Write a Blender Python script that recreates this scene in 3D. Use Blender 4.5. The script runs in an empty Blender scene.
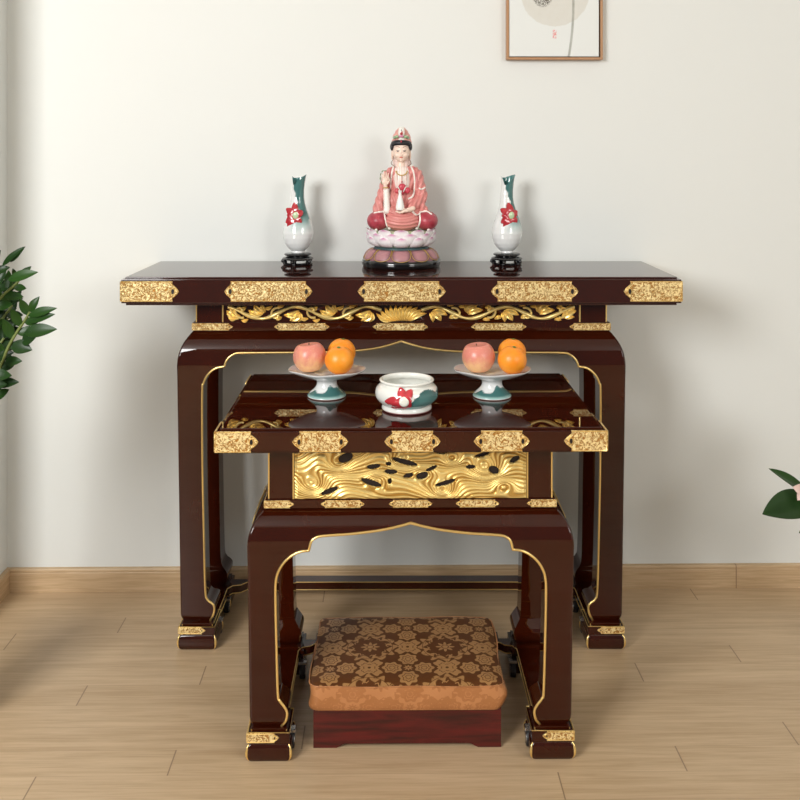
import bpy, bmesh, math, random
from mathutils import Vector, Matrix
from mathutils.bvhtree import BVHTree
random.seed(7)
PI = math.pi
SC = bpy.context.scene
COL = SC.collection
CAMH = 1.337
F = 950.0

# ------------------------------------------------------------------ node maths
class X:
    nt = None
    def __init__(s, sock): s.s = sock
    def __add__(a, b): return op('ADD', a, b)
    __radd__ = __add__
    def __sub__(a, b): return op('SUBTRACT', a, b)
    def __rsub__(a, b): return op('SUBTRACT', b, a)
    def __mul__(a, b): return op('MULTIPLY', a, b)
    __rmul__ = __mul__
    def __truediv__(a, b): return op('DIVIDE', a, b)
def op(kind, *args, clamp=False):
    n = X.nt.nodes.new('ShaderNodeMath'); n.operation = kind; n.use_clamp = clamp
    for i, a in enumerate(args):
        if isinstance(a, X): X.nt.links.new(a.s, n.inputs[i])
        else: n.inputs[i].default_value = a
    return X(n.outputs[0])
def sstep(lo, hi, v):
    n = X.nt.nodes.new('ShaderNodeMapRange'); n.interpolation_type = 'SMOOTHSTEP'
    X.nt.links.new(v.s, n.inputs['Value'])
    n.inputs['From Min'].default_value = lo; n.inputs['From Max'].default_value = hi
    return X(n.outputs['Result'])
def fmax(a, b): return op('MAXIMUM', a, b)
def fmin(a, b): return op('MINIMUM', a, b)
def hyp(a, b): return op('SQRT', a*a + b*b)
def mixc(f, a, b):
    n = X.nt.nodes.new('ShaderNodeMix'); n.data_type = 'RGBA'
    L = X.nt.links
    if isinstance(f, X): L.new(f.s, n.inputs[0])
    else: n.inputs[0].default_value = f
    for v, k in ((a, 6), (b, 7)):
        if isinstance(v, X): L.new(v.s, n.inputs[k])
        else: n.inputs[k].default_value = (*v, 1)
    return X(n.outputs[2])
def coords(kind='Object', scale=None):
    tc = X.nt.nodes.new('ShaderNodeTexCoord')
    s = tc.outputs[kind]
    if scale:
        m = X.nt.nodes.new('ShaderNodeMapping'); m.inputs['Scale'].default_value = scale
        X.nt.links.new(s, m.inputs[0]); s = m.outputs[0]
    return X(s)
def sep(v):
    n = X.nt.nodes.new('ShaderNodeSeparateXYZ'); X.nt.links.new(v.s, n.inputs[0])
    return [X(o) for o in n.outputs]
def comb(x, y, z):
    n = X.nt.nodes.new('ShaderNodeCombineXYZ')
    for i, a in enumerate((x, y, z)):
        if isinstance(a, X): X.nt.links.new(a.s, n.inputs[i])
        else: n.inputs[i].default_value = a
    return X(n.outputs[0])
def noise(vec, scale, detail=3, rough=.5, dist=0):
    n = X.nt.nodes.new('ShaderNodeTexNoise')
    X.nt.links.new(vec.s, n.inputs['Vector'])
    n.inputs['Scale'].default_value = scale; n.inputs['Detail'].default_value = detail
    n.inputs['Roughness'].default_value = rough; n.inputs['Distortion'].default_value = dist
    return X(n.outputs['Fac'])
def voro(vec, scale, feature='F1'):
    n = X.nt.nodes.new('ShaderNodeTexVoronoi'); n.feature = feature
    X.nt.links.new(vec.s, n.inputs['Vector']); n.inputs['Scale'].default_value = scale
    return X(n.outputs['Distance'])
def attr(name, color=False):
    n = X.nt.nodes.new('ShaderNodeAttribute'); n.attribute_name = name
    return X(n.outputs['Color' if color else 'Fac'])
def bump(h, strength=.3, dist=.002):
    n = X.nt.nodes.new('ShaderNodeBump'); n.inputs['Strength'].default_value = strength
    n.inputs['Distance'].default_value = dist
    X.nt.links.new(h.s, n.inputs['Height']); return X(n.outputs['Normal'])

def material(name, color=(.8,.8,.8), rough=.5, metal=0, coat=0, spec=.5, fn=None, sub=0, coat_rough=.03):
    m = bpy.data.materials.new(name); m.use_nodes = True
    nt = m.node_tree; X.nt = nt
    b = nt.nodes['Principled BSDF']
    b.inputs['Base Color'].default_value = (*color, 1)
    b.inputs['Roughness'].default_value = rough; b.inputs['Metallic'].default_value = metal
    b.inputs['Coat Weight'].default_value = coat; b.inputs['Coat Roughness'].default_value = coat_rough
    b.inputs['Specular IOR Level'].default_value = spec
    if sub:
        b.inputs['Subsurface Weight'].default_value = sub; b.inputs['Subsurface Scale'].default_value = .01
    if fn:
        r = fn() or {}
        for k, v in r.items():
            nt.links.new(v.s, b.inputs[k])
    return m

M = {}
def lacquer_fn():
    c = coords('Object', (3, 3, 1.2))
    n = noise(c, 6, 4, .6)
    return {'Base Color': mixc(sstep(.3, .75, n), (.030,.0044,.0012), (.037,.0052,.0014))}
M['lacquer'] = material('lacquered_wood', rough=.4, coat=1, spec=.0, fn=lacquer_fn, coat_rough=.012)
def stoolwood_fn():
    c = coords('Object', (1.2, 1, 14)); n = noise(c, 5, 5, .6, .4)
    return {'Base Color': mixc(sstep(.3, .7, n), (.026,.0012,.0016), (.105,.0040,.0050))}
M['lacquer'].node_tree.nodes['Principled BSDF'].inputs['Coat IOR'].default_value = 1.5
M['lacquer_top'] = material('polished_tabletop_lacquer', rough=.4, coat=1, spec=.0, fn=lacquer_fn, coat_rough=.012)
M['lacquer_top'].node_tree.nodes['Principled BSDF'].inputs['Coat IOR'].default_value = 1.75
M['stoolwood'] = material('red_stained_wood', rough=.3, coat=.5, fn=stoolwood_fn, coat_rough=.15)
M['gold'] = material('gold_paint', (.98,.72,.28), .28, .9)
def carved_fn():
    c = coords('Object')
    n = noise(c, 105, 3, .55, 2.2); v = voro(c, 160)
    h = sstep(.40, .56, n)
    col = mixc(h, (.44,.20,.035), (1.0,.80,.40))
    return {'Base Color': col, 'Normal': bump(h + v*.5, .7, .0022)}
M['carved'] = material('embossed_gold', rough=.42, metal=.45, fn=carved_fn)
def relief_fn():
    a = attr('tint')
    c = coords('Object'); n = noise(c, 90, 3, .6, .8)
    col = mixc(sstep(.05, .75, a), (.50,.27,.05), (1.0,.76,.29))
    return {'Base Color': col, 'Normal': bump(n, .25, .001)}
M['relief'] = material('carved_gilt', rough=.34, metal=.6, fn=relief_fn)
M['dark'] = material('dark_recess', (.012,.005,.004), .5)
def porc_fn():
    a = attr('paint', True)
    return {'Base Color': a}
M['porcelain'] = material('painted_porcelain', rough=.12, coat=.6, fn=porc_fn, sub=.0)
M['paint'] = material('painted_resin', rough=.42, coat=.12, fn=porc_fn, coat_rough=.3)
M['black_gloss'] = material('black_gloss', (.006,.006,.007), .12, 0, .6)
M['black_matte'] = material('black_rubber', (.015,.015,.017), .5)
M['steel'] = material('steel', (.55,.56,.58), .25, 1)
def wall_fn():
    c = coords('Object'); n = noise(c, 260, 2); n2 = noise(c, 60, 3)
    return {'Normal': bump(n + n2*.6, .10, .001)}
M['wall'] = material('painted_wall', (.755,.77,.745), .75, fn=wall_fn)
M['ceil'] = material('ceiling_paint', (.8,.8,.78), .8)
def base_fn():
    c = coords('Object', (1, 1, 22)); n = noise(c, 7, 5, .6, .5)
    x, y, z = sep(coords('Object'))
    seam = 1 - sstep(.0007, .0020, op('ABSOLUTE', x - 1.035))
    col = mixc(sstep(.3, .72, n), (.47,.32,.175), (.60,.43,.26))
    return {'Base Color': mixc(seam, col, (.25,.15,.08))}
M['baseboard'] = material('oak_baseboard', rough=.4, fn=base_fn)
def floor_fn():
    x, y, z = sep(coords('Object'))
    P, L, S = .0875, 1.123, .2808
    t = (y*-1)/P
    row = op('FLOOR', t); fr = op('FRACT', t)
    u = (x - .892 + row*S)/L
    fu = op('FRACT', u + 50.0); iu = op('FLOOR', u + 50.0)
    dj = fmin(fu, 1 - fu)*L
    joint = 1 - sstep(.0005, .0022, dj)
    seam = 1 - sstep(.0002, .0012, fmin(fr, 1 - fr)*P)
    wn = X.nt.nodes.new('ShaderNodeTexWhiteNoise'); wn.noise_dimensions = '2D'
    X.nt.links.new(comb(row, iu, 0).s, wn.inputs['Vector']); rnd = X(wn.outputs['Value'])
    gv = comb(x*1.0 + rnd*37, y*16 + rnd*91, rnd*13)
    g1 = noise(gv, 3.2, 6, .62, .5)
    gv2 = comb(x*3.5 + rnd*17, y*110 + rnd*51, rnd*7)
    g2 = noise(gv2, 2.2, 4, .6, .2)
    g3 = noise(comb(x*.9, y*1.4, 3.3), 1.6, 2, .5)
    f = sstep(.28, .74, g1*.55 + g2*.33 + rnd*.08 + g3*.06)
    col = mixc(f, (.42,.282,.155), (.62,.455,.285))
    col = mixc(seam*.22, col, (.22,.14,.08))
    col = mixc(joint*.75, col, (.16,.095,.055))
    return {'Base Color': col, 'Roughness': .27 + g2*.16,
            'Normal': bump(1 - fmax(joint, seam*.4) + g2*.10, .12, .001)}
M['floor'] = material('laminate_oak_planks', rough=.33, fn=floor_fn, spec=.5)

def damask(x, y, size=.180):
    """damask repeat: fan quatrefoils, round medallions in scalloped rings, cross rosettes"""
    def cell(px, ox): return (op('FRACT', (px/size) + (ox + 50.5)) - .5)*size
    def polar(a, b): return hyp(a, b), op('ARCTAN2', b, a)
    def band(v, w): return 1 - sstep(w*.6, w, op('ABSOLUTE', v))
    out = None
    # fans
    ax, ay = cell(x, 0.), cell(y, 0.)
    mx, my = op('ABSOLUTE', ax), op('ABSOLUTE', ay)
    for p, q in ((mx, my), (my, mx)):
        r, t = polar(p - .037, q)
        edge = .0215 + op('COSINE', t*7)*.0026
        fill = 1 - sstep(-.0008, .0008, r - edge)
        ins = band(r - edge*.62, .0016)
        core = band(r - edge*.30, .0013)
        f = fill*(1 - ins*.8)*(1 - core*.8)
        out = f if out is None else fmax(out, f)
    r, t = polar(ax, ay)
    s = 1 - sstep(-.001, .001, r - (.0085 + op('COSINE', t*8)*.0030))
    out = fmax(out, s*sstep(.0015, .003, r))
    # medallion ring
    bx, by = cell(x, .5), cell(y, .5)
    r, t = polar(bx, by)
    nz_ = noise(comb(bx*60, by*60, 0.), 1.9, 3, .6, 1.2)
    ring = band(r - (.053 + op('COSINE', t*12)*.0060 + op('SINE', t*20)*.0022), .0085)*sstep(.40, .50, nz_ + .06)
    ring = fmax(ring*(1 - band(r - .054, .0012)*.8), band(r - (.0405 + op('COSINE', t*24)*.0020), .0020)*sstep(-.2, .1, op('SINE', t*8)))
    out = fmax(out, ring)
    fl = 1 - sstep(-.001, .001, r - (.0165 + op('COSINE', t*8)*.0060))
    out = fmax(out, fl*(1 - band(r - .008, .0014)))
    # cross rosettes at the remaining lattice points
    for o1, o2 in ((.5, 0.), (0., .5)):
        cx_, cy_ = cell(x, o1), cell(y, o2)
        r, t = polar(cx_, cy_)
        R = .0290 + op('COSINE', t*4 + PI)*.0085 + op('COSINE', t*12)*.0030
        c = (1 - sstep(-.001, .001, r - R))*(1 - band(r - R*.58, .0014)*.9)*sstep(.003, .0045, r)
        out = fmax(out, c)
    return out
def weave(): 
    c = coords('Object'); return noise(c, 700, 2)
def cushion_top_fn():
    x, y, z = sep(coords('Object'))
    w = coords('Object'); n = noise(w, 12, 2)
    d = damask(x - .003 + (n - .5)*.003, y - .055 + (n - .5)*.003)
    col = mixc(d*.95, (.105,.034,.008), (.40,.205,.075))
    return {'Base Color': col, 'Normal': bump(d*.5 + weave()*.3, .25, .001), 'Roughness': .55 - d*.17}
M['brocade'] = material('brown_brocade', rough=.5, fn=cushion_top_fn)
M['brocade'].node_tree.nodes['Principled BSDF'].inputs['Specular IOR Level'].default_value = .3
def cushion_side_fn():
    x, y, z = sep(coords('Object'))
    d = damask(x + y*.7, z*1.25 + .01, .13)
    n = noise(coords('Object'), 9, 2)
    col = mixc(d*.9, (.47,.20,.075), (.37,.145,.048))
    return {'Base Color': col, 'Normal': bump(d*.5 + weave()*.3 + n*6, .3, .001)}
M['brocade_lit'] = material('brocade_lit_side', rough=.36, fn=cushion_side_fn)  # same damask as the top, its colour lightened for light on the sides
def apple_fn():
    x, y, z = sep(coords('Object')); c = coords('Object')
    n = noise(c, 26, 4, .6, .4); st = noise(comb(x*60, y*60, z*14), 1.6, 3)
    sp = voro(c, 210)
    f = sstep(.30, .66, n*.55 + st*.20 + sstep(-.035, .032, z)*.30)
    base = mixc(f, (.90,.56,.27), (.72,.25,.19))
    dot = (1 - sstep(.10, .22, sp))*.35
    return {'Base Color': mixc(dot, base, (.95,.75,.55))}
M['apple'] = material('apple_skin', rough=.32, fn=apple_fn, sub=.08)
def orange_fn():
    c = coords('Object'); v = voro(c, 420); n = noise(c, 20, 3)
    return {'Base Color': mixc(sstep(.3, .7, n), (.93,.27,.014), (.98,.36,.028)), 'Normal': bump(v, .25, .0008)}
M['orange'] = material('orange_peel', rough=.36, fn=orange_fn, sub=.08)
M['stemgreen'] = material('calyx_green', (.10,.19,.03), .6)
M['stembrown'] = material('stalk_brown', (.10,.05,.02), .7)
def leaf_fn():
    a = attr('tint'); n = noise(coords('Object'), 16, 3)
    return {'Base Color': mixc(a*.55 + n*.45, (.005,.019,.004), (.024,.082,.007))}
M['leaf'] = material('glossy_leaf', rough=.36, spec=.3, fn=leaf_fn)
M['stem'] = material('plant_stem', (.16,.20,.05), .5)
M['spathe'] = material('pink_white_petal', (.80,.60,.55), .5)
M['pot'] = material('white_pot', (.72,.70,.66), .35, coat=.4)
M['soil'] = material('soil', (.05,.035,.02), .9)
def frame_fn():
    c = coords('Object', (12, 12, 1)); n = noise(c, 8, 4)
    return {'Base Color': mixc(n, (.36,.185,.085), (.48,.26,.13))}
M['frame'] = material('pale_wood_frame', rough=.45, fn=frame_fn)
M['liner'] = material('dark_liner', (.035,.018,.012), .5)
def print_fn():
    x, y, z = sep(coords('Object'))
    cx, cz = .0015, .208
    r = hyp(x - cx, z - cz); n = noise(coords('Object'), 40, 4, .6)
    disc = 1 - sstep(.104, .108, r + (n - .5)*.012)
    col = mixc(disc*(.5 + n*.5), (.745,.765,.745), (.64,.62,.555))
    # seed head and bending stalk, drawn in ink
    q = hyp(x + .037, (z - .205)*.78)
    n2 = noise(coords('Object'), 420, 2)
    pod = (1 - sstep(.030, .037, q))*sstep(.42, .55, n2)
    col = mixc(pod, col, (.10,.09,.07))
    bend = x - .0575 + (z - .17)*(z - .17)*.55
    st = 1 - sstep(.0022, .0050, op('ABSOLUTE', bend))
    col = mixc(st*(.30 + n*.6), col, (.20,.20,.16))
    sr = fmax(op('ABSOLUTE', x + .0)*1.0 - .005, op('ABSOLUTE', z - .078) - .0125)
    stamp = (1 - sstep(0., .001, sr))*sstep(.44, .52, noise(coords('Object'), 300, 1))
    col = mixc(stamp*.8, col, (.75,.16,.16))
    return {'Base Color': col}
M['print'] = material('ink_print_paper', rough=.55, fn=print_fn)

# ------------------------------------------------------------------ mesh helpers
def finish(name, me, mat, parent=None, smooth=35, loc=None):
    o = bpy.data.objects.new(name, me)
    COL.objects.link(o)
    mats = mat if isinstance(mat, (list, tuple)) else [mat]
    if not me.materials:
        for m in mats: me.materials.append(m)
    if smooth is not None:
        for p in me.polygons: p.use_smooth = True
        if smooth < 180: me.set_sharp_from_angle(angle=math.radians(smooth))
    if parent: o.parent = parent
    if loc: o.location = loc
    if (M.get('lacquer') in mats or M.get('lacquer_top') in mats) and smooth is not None:
        wm = o.modifiers.new('weighted', 'WEIGHTED_NORMAL'); wm.keep_sharp = True
    return o
class MB:
    """collects geometry for one mesh; optional per-vertex tint / paint"""
    def __init__(s): s.v = []; s.f = []; s.t = []; s.c = []; s.mi = []
    def add(s, verts, faces, tint=0., paint=(1, 1, 1), mi=0):
        o = len(s.v)
        s.v += [tuple(v) for v in verts]
        s.f += [tuple(i + o for i in f) for f in faces]
        s.mi += [mi]*len(faces)
        s.t += list(tint) if isinstance(tint, (list, tuple)) else [tint]*len(verts)
        s.c += list(paint) if isinstance(paint, list) else [paint]*len(verts)
        return s
    def bm(s, bm, **k):
        bm.verts.ensure_lookup_table(); bm.verts.index_update()
        s.add([v.co[:] for v in bm.verts], [[v.index for v in f.verts] for f in bm.faces], **k); bm.free(); return s
    def box(s, x0, x1, y0, y1, z0, z1, bev=0, seg=2, **k):
        bm = bmesh.new(); bmesh.ops.create_cube(bm, size=1)
        for v in bm.verts:
            v.co = Vector(((x0 + x1)/2 + v.co.x*(x1 - x0), (y0 + y1)/2 + v.co.y*(y1 - y0), (z0 + z1)/2 + v.co.z*(z1 - z0)))
        if bev: bmesh.ops.bevel(bm, geom=bm.edges[:], offset=bev, segments=seg, profile=.5, affect='EDGES')
        return s.bm(bm, **k)
    def ell(s, c, r, sub=3, rot=None, **k):
        bm = bmesh.new(); bmesh.ops.create_icosphere(bm, subdivisions=sub, radius=1)
        for v in bm.verts:
            p = Vector((v.co.x*r[0], v.co.y*r[1], v.co.z*r[2]))
            if rot: p.rotate(rot)
            v.co = p + Vector(c)
        return s.bm(bm, **k)
    def cap(s, a, b, ra, rb, n=7, **k):
        a, b = Vector(a), Vector(b)
        for i in range(n + 1):
            t = i/n; r = ra + (rb - ra)*t
            s.ell(a.lerp(b, t), (r, r, r), 2, **k)
        return s
    def tube(s, pts, r, n=8, closed=False, cap=True, flat=None, **k):
        pts = [Vector(p) for p in pts]; N = len(pts); vs = []; fs = []
        rr = r if isinstance(r, (list, tuple)) else [r]*N
        up = None
        for i, p in enumerate(pts):
            a = pts[(i - 1) % N] if (closed or i) else p
            b = pts[(i + 1) % N] if (closed or i < N - 1) else p
            t = (b - a)
            t = t.normalized() if t.length > 1e-9 else Vector((0, 0, 1))
            if up is None:
                up = Vector((0, 1, 0)) if abs(t.y) < .9 else Vector((1, 0, 0))
            w = (up - t*up.dot(t))
            w = w.normalized() if w.length > 1e-6 else t.orthogonal().normalized()
            up = w; q = t.cross(w)
            for j in range(n):
                an = 2*PI*j/n
                vs.append(p + (w*math.cos(an)*(flat or 1) + q*math.sin(an))*rr[i])
        M_ = N if closed else N - 1
        for i in range(M_):
            for j in range(n):
                a = i*n + j; b = i*n + (j + 1) % n
                c = ((i + 1) % N)*n + (j + 1) % n; d = ((i + 1) % N)*n + j
                fs.append((a, b, c, d))
        if cap and not closed:
            fs.append(tuple(range(n))[::-1]); fs.append(tuple((N - 1)*n + j for j in range(n)))
        return s.add(vs, fs, **k)
    def lathe(s, prof, n=48, c=(0, 0, 0), capb=True, capt=True, paintfn=None, **k):
        vs = []; fs = []
        for r, z in prof:
            for j in range(n):
                a = 2*PI*j/n; vs.append((c[0] + r*math.cos(a), c[1] + r*math.sin(a), c[2] + z))
        for i in range(len(prof) - 1):
            for j in range(n):
                fs.append((i*n + j, i*n + (j + 1) % n, (i + 1)*n + (j + 1) % n, (i + 1)*n + j))
        if capb: fs.append(tuple(range(n))[::-1])
        if capt: fs.append(tuple((len(prof) - 1)*n + j for j in range(n)))
        if paintfn: k['paint'] = [paintfn(v) for v in vs]
        return s.add(vs, fs, **k)
    def prism(s, poly, fn0, fn1, **k):
        """poly of 2-D points, fn maps (a,b) to 3-D at each end"""
        n = len(poly)
        vs = [fn0(*p) for p in poly] + [fn1(*p) for p in poly]
        fs = [tuple(range(n)), tuple(range(n, 2*n))[::-1]]
        fs += [(i, i + n, (i + 1) % n + n, (i + 1) % n) for i in range(n)]
        return s.add(vs, fs, **k)
    def mesh(s, name, fix=True):
        me = bpy.data.meshes.new(name); me.from_pydata(s.v, [], s.f)
        if len(set(s.mi)) > 1: me.polygons.foreach_set('material_index', s.mi)
        if any(s.t):
            a = me.attributes.new('tint', 'FLOAT', 'POINT'); a.data.foreach_set('value', s.t)
        if any(c != (1, 1, 1) for c in s.c):
            a = me.attributes.new('paint', 'FLOAT_COLOR', 'POINT')
            a.data.foreach_set('color', [q for c in s.c for q in (*c, 1)])
        else:
            a = me.attributes.new('paint', 'FLOAT_COLOR', 'POINT')
            a.data.foreach_set('color', [1.]*4*len(s.v))
        if fix:
            bm = bmesh.new(); bm.from_mesh(me); bmesh.ops.recalc_face_normals(bm, faces=bm.faces[:]); bm.to_mesh(me); bm.free()
        me.update(); return me
    def build(s, name, mat, parent=None, smooth=35, loc=None, fix=True):
        return finish(name, s.mesh(name, fix), mat, parent, smooth, loc)
def evaluated(me, mods):
    o = bpy.data.objects.new('tmp', me); COL.objects.link(o)
    for kind, kw in mods:
        m = o.modifiers.new(kind, kind)
        for k, v in kw.items(): setattr(m, k, v)
    bpy.context.view_layer.update()
    dg = bpy.context.evaluated_depsgraph_get()
    r = bpy.data.meshes.new_from_object(o.evaluated_get(dg))
    bpy.data.objects.remove(o)
    return r
def boolean(me, other, operation):
    t = bpy.data.objects.new('tmpb', other); COL.objects.link(t)
    r = evaluated(me, [('BOOLEAN', dict(object=t, operation=operation, solver='EXACT'))])
    bpy.data.objects.remove(t); return r
def blob(mb, voxel, paint=None, smooth_it=3):
    """fuse overlapping lumps into one continuous skin"""
    me = evaluated(mb.mesh('b'), [('REMESH', dict(mode='VOXEL', voxel_size=voxel)), ('SMOOTH', dict(iterations=smooth_it, factor=.5))])
    for a in list(me.attributes):
        if a.name in ('paint', 'tint'): me.attributes.remove(a)
    a = me.attributes.new('paint', 'FLOAT_COLOR', 'POINT')
    d = []
    for v in me.vertices:
        c = paint(v.co) if callable(paint) else (paint or (1, 1, 1))
        d += [*c, 1]
    a.data.foreach_set('color', d)
    me.materials.clear()
    return me
def thing(name, label, cat, loc=(0, 0, 0), rz=0, group=None):
    o = bpy.data.objects.new(name, None); COL.objects.link(o)
    o.location = loc; o.rotation_euler = (0, 0, rz); o.empty_display_size = .05
    o['label'] = label; o['category'] = cat
    if group: o['group'] = group
    return o
def tag(o, label, cat, group=None):
    o['label'] = label; o['category'] = cat
    if group: o['group'] = group
    return o
def struct(o): o['kind'] = 'structure'; return o
def sm(a, b, t):
    t = max(0, min(1, (t - a)/(b - a))); return t*t*(3 - 2*t)
def lerp3(a, b, t): return tuple(a[i] + (b[i] - a[i])*t for i in range(3))
def interp(tab, x):
    if x <= tab[0][0]: return tab[0][1]
    for (a, b), (c, d) in zip(tab, tab[1:]):
        if x <= c: return b + (d - b)*(x - a)/(c - a)
    return tab[-1][1]
def curve_pts(pts, n=10):
    """Catmull-Rom through 3-D points"""
    P_ = [Vector(p) for p in pts]; P_ = [2*P_[0] - P_[1]] + P_ + [2*P_[-1] - P_[-2]]
    out = []
    for i in range(1, len(P_) - 2):
        for k in range(n):
            t = k/n
            a, b, c, d = P_[i-1:i+3]
            out.append(.5*((2*b) + (c - a)*t + (2*a - 5*b + 4*c - d)*t*t + (3*b - a - 3*c + d)*t**3))
    out.append(P_[-2]); return out

# ------------------------------------------------------------------ room
YAW = math.radians(.75)
WD = 2.925
room = Matrix.Rotation(YAW, 4, 'Z')
def roomobj(o, loc=(0, WD, 0)):
    o.location = loc; o.rotation_euler = (0, 0, YAW); return o
LW, RW, BACK, CEIL = -1.203, 3.0, -4.6, 2.75
o = struct(roomobj(MB().box(-3.2, RW + .1, BACK, .1, -.1, 0).build('floor', M['floor'], smooth=None)))
o = struct(roomobj(MB().box(LW - .1, RW + .1, 0, .1, 0, CEIL).build('wall_back', M['wall'], smooth=None)))
o = struct(roomobj(MB().box(LW - .1, LW, -.26, 0, 0, CEIL).build('wall_left', M['wall'], smooth=None)))
o = struct(roomobj(MB().box(RW, RW + .1, BACK, 0, 0, CEIL).build('wall_right', M['wall'], smooth=None)))
o = struct(roomobj(MB().box(-3.2, RW + .1, BACK, .1, CEIL, CEIL + .1).build('ceiling', M['ceil'], smooth=None)))
def skirt(p0, p1, name):
    # profile: slightly rounded top with a fine groove
    prof = [(0, 0), (.014, 0), (.014, .058), (.013, .0595), (.013, .061), (.014, .0625), (.0135, .067), (.011, .0705), (0, .0715)]
    mb = MB()
    if name == 'baseboard_back':
        mb.prism(prof, lambda a, b: (p0, -a, b), lambda a, b: (p1, -a, b))
    elif name == 'baseboard_left':
        mb.prism(prof, lambda a, b: (LW + a, p0, b), lambda a, b: (LW + a, p1, b))
    else:
        mb.prism(prof, lambda a, b: (RW - a, p0, b), lambda a, b: (RW - a, p1, b))
    struct(roomobj(mb.build(name, M['baseboard'], smooth=None)))
skirt(LW, RW, 'baseboard_back'); skirt(-.26, -.014, 'baseboard_left'); skirt(BACK, -.014, 'baseboard_right')

# ------------------------------------------------------------------ altar tables
def plate_poly(w, h, tip, left=True, right=True):
    """outline of an ogee-ended mount, origin at its centre"""
    r = []
    hw, hh = w/2, h/2
    def end(sg):
        return [(sg*(hw - tip), -hh), (sg*(hw - tip*1.05), -hh*.72), (sg*(hw - tip*.35), -hh*.34), (sg*hw, 0),
                (sg*(hw - tip*.35), hh*.34), (sg*(hw - tip*1.05), hh*.72), (sg*(hw - tip), hh)]
    r += end(1) if right else [(hw, -hh), (hw, hh)]
    e = end(-1)[::-1] if left else [(-hw, hh), (-hw, -hh)]
    return r + e
def gold_plate(parent, cx, cz, y, w, h, tip, left=True, right=True, th=.0022, name='gold_plate', side=0, dots=True):
    """side 0: on the front face at depth y; side +-1: on the face x = side*y, centred at depth cx"""
    poly = plate_poly(w, h, tip, left, right)
    if side == 0:
        f = lambda d, k=1.: (lambda a, b: (cx + a*k, y - d, cz + b*k))
    elif side == 2:
        f = lambda d, k=1.: (lambda a, b: (cx + a*k, y + d, cz + b*k))
    else:
        f = lambda d, k=1.: (lambda a, b: (side*(y + d), cx + a*k, cz + b*k))
    mb = MB(); mb.prism(poly, f(-.001), f(th))
    o = mb.build(name, M['carved'], parent, smooth=None)
    rim = MB(); rim.tube([f(th)(a*(1 - .0012/w*2), b*(1 - .0016/h*2)) for a, b in poly], .0011 if h > .02 else .0007, 6, closed=True)
    for sx, on in ((-1, left), (1, right)):
        if on and dots and h > .015:
            a0 = sx*(w/2 - tip*.95)
            rim.tube([f(th)(a0 + math.cos(t)*h*.10, math.sin(t)*h*.16) for t in [i*PI/4 for i in range(8)]], h*.03, 5, closed=True)
            d = MB(); d.prism([(a0 + math.cos(i*PI/4)*h*.075, math.sin(i*PI/4)*h*.13) for i in range(8)], f(th*.5), f(th + .0003))
            d.build('dark_boss', M['dark'], o, smooth=None)
    rim.build('rim', M['gold'], o, smooth=60)
    return o

def ring_solid(levels, hx, hy, cr=.006, seg=3):
    """levels: (z, inset); rounded-rectangle loft"""
    vs = []; fs = []
    def ring(ins, z):
        out = []
        for k, (sx, sy) in enumerate(((1, 1), (-1, 1), (-1, -1), (1, -1))):
            X0, Y0 = sx*(hx - ins - cr), sy*(hy - ins - cr)
            for i in range(seg + 1):
                a = k*PI/2 + i*PI/2/seg
                out.append((X0 + cr*math.cos(a), Y0 + cr*math.sin(a), z))
        return out
    for z, i in levels: vs += ring(i, z)
    n = 4*(seg + 1)
    for L in range(len(levels) - 1):
        for j in range(n): fs.append((L*n + j, L*n + (j + 1) % n, (L + 1)*n + (j + 1) % n, (L + 1)*n + j))
    fs.append(tuple(range(n))[::-1]); fs.append(tuple((len(levels) - 1)*n + j for j in range(n)))
    return MB().add(vs, fs)

def smooth_open(pts, cusps, n=4):
    """subdivide a polyline smoothly, keeping cusp points sharp"""
    out = []; seg = []
    idx = [0] + cusps + [len(pts) - 1]
    for a, b in zip(idx, idx[1:]):
        if b - a < 2: part = [Vector((*p, 0)) for p in pts[a:b + 1]]
        else: part = curve_pts([(*p, 0) for p in pts[a:b + 1]], n)
        part = [(p[0], p[1]) for p in part]
        out += part if not out else part[1:]
    return out

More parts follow.
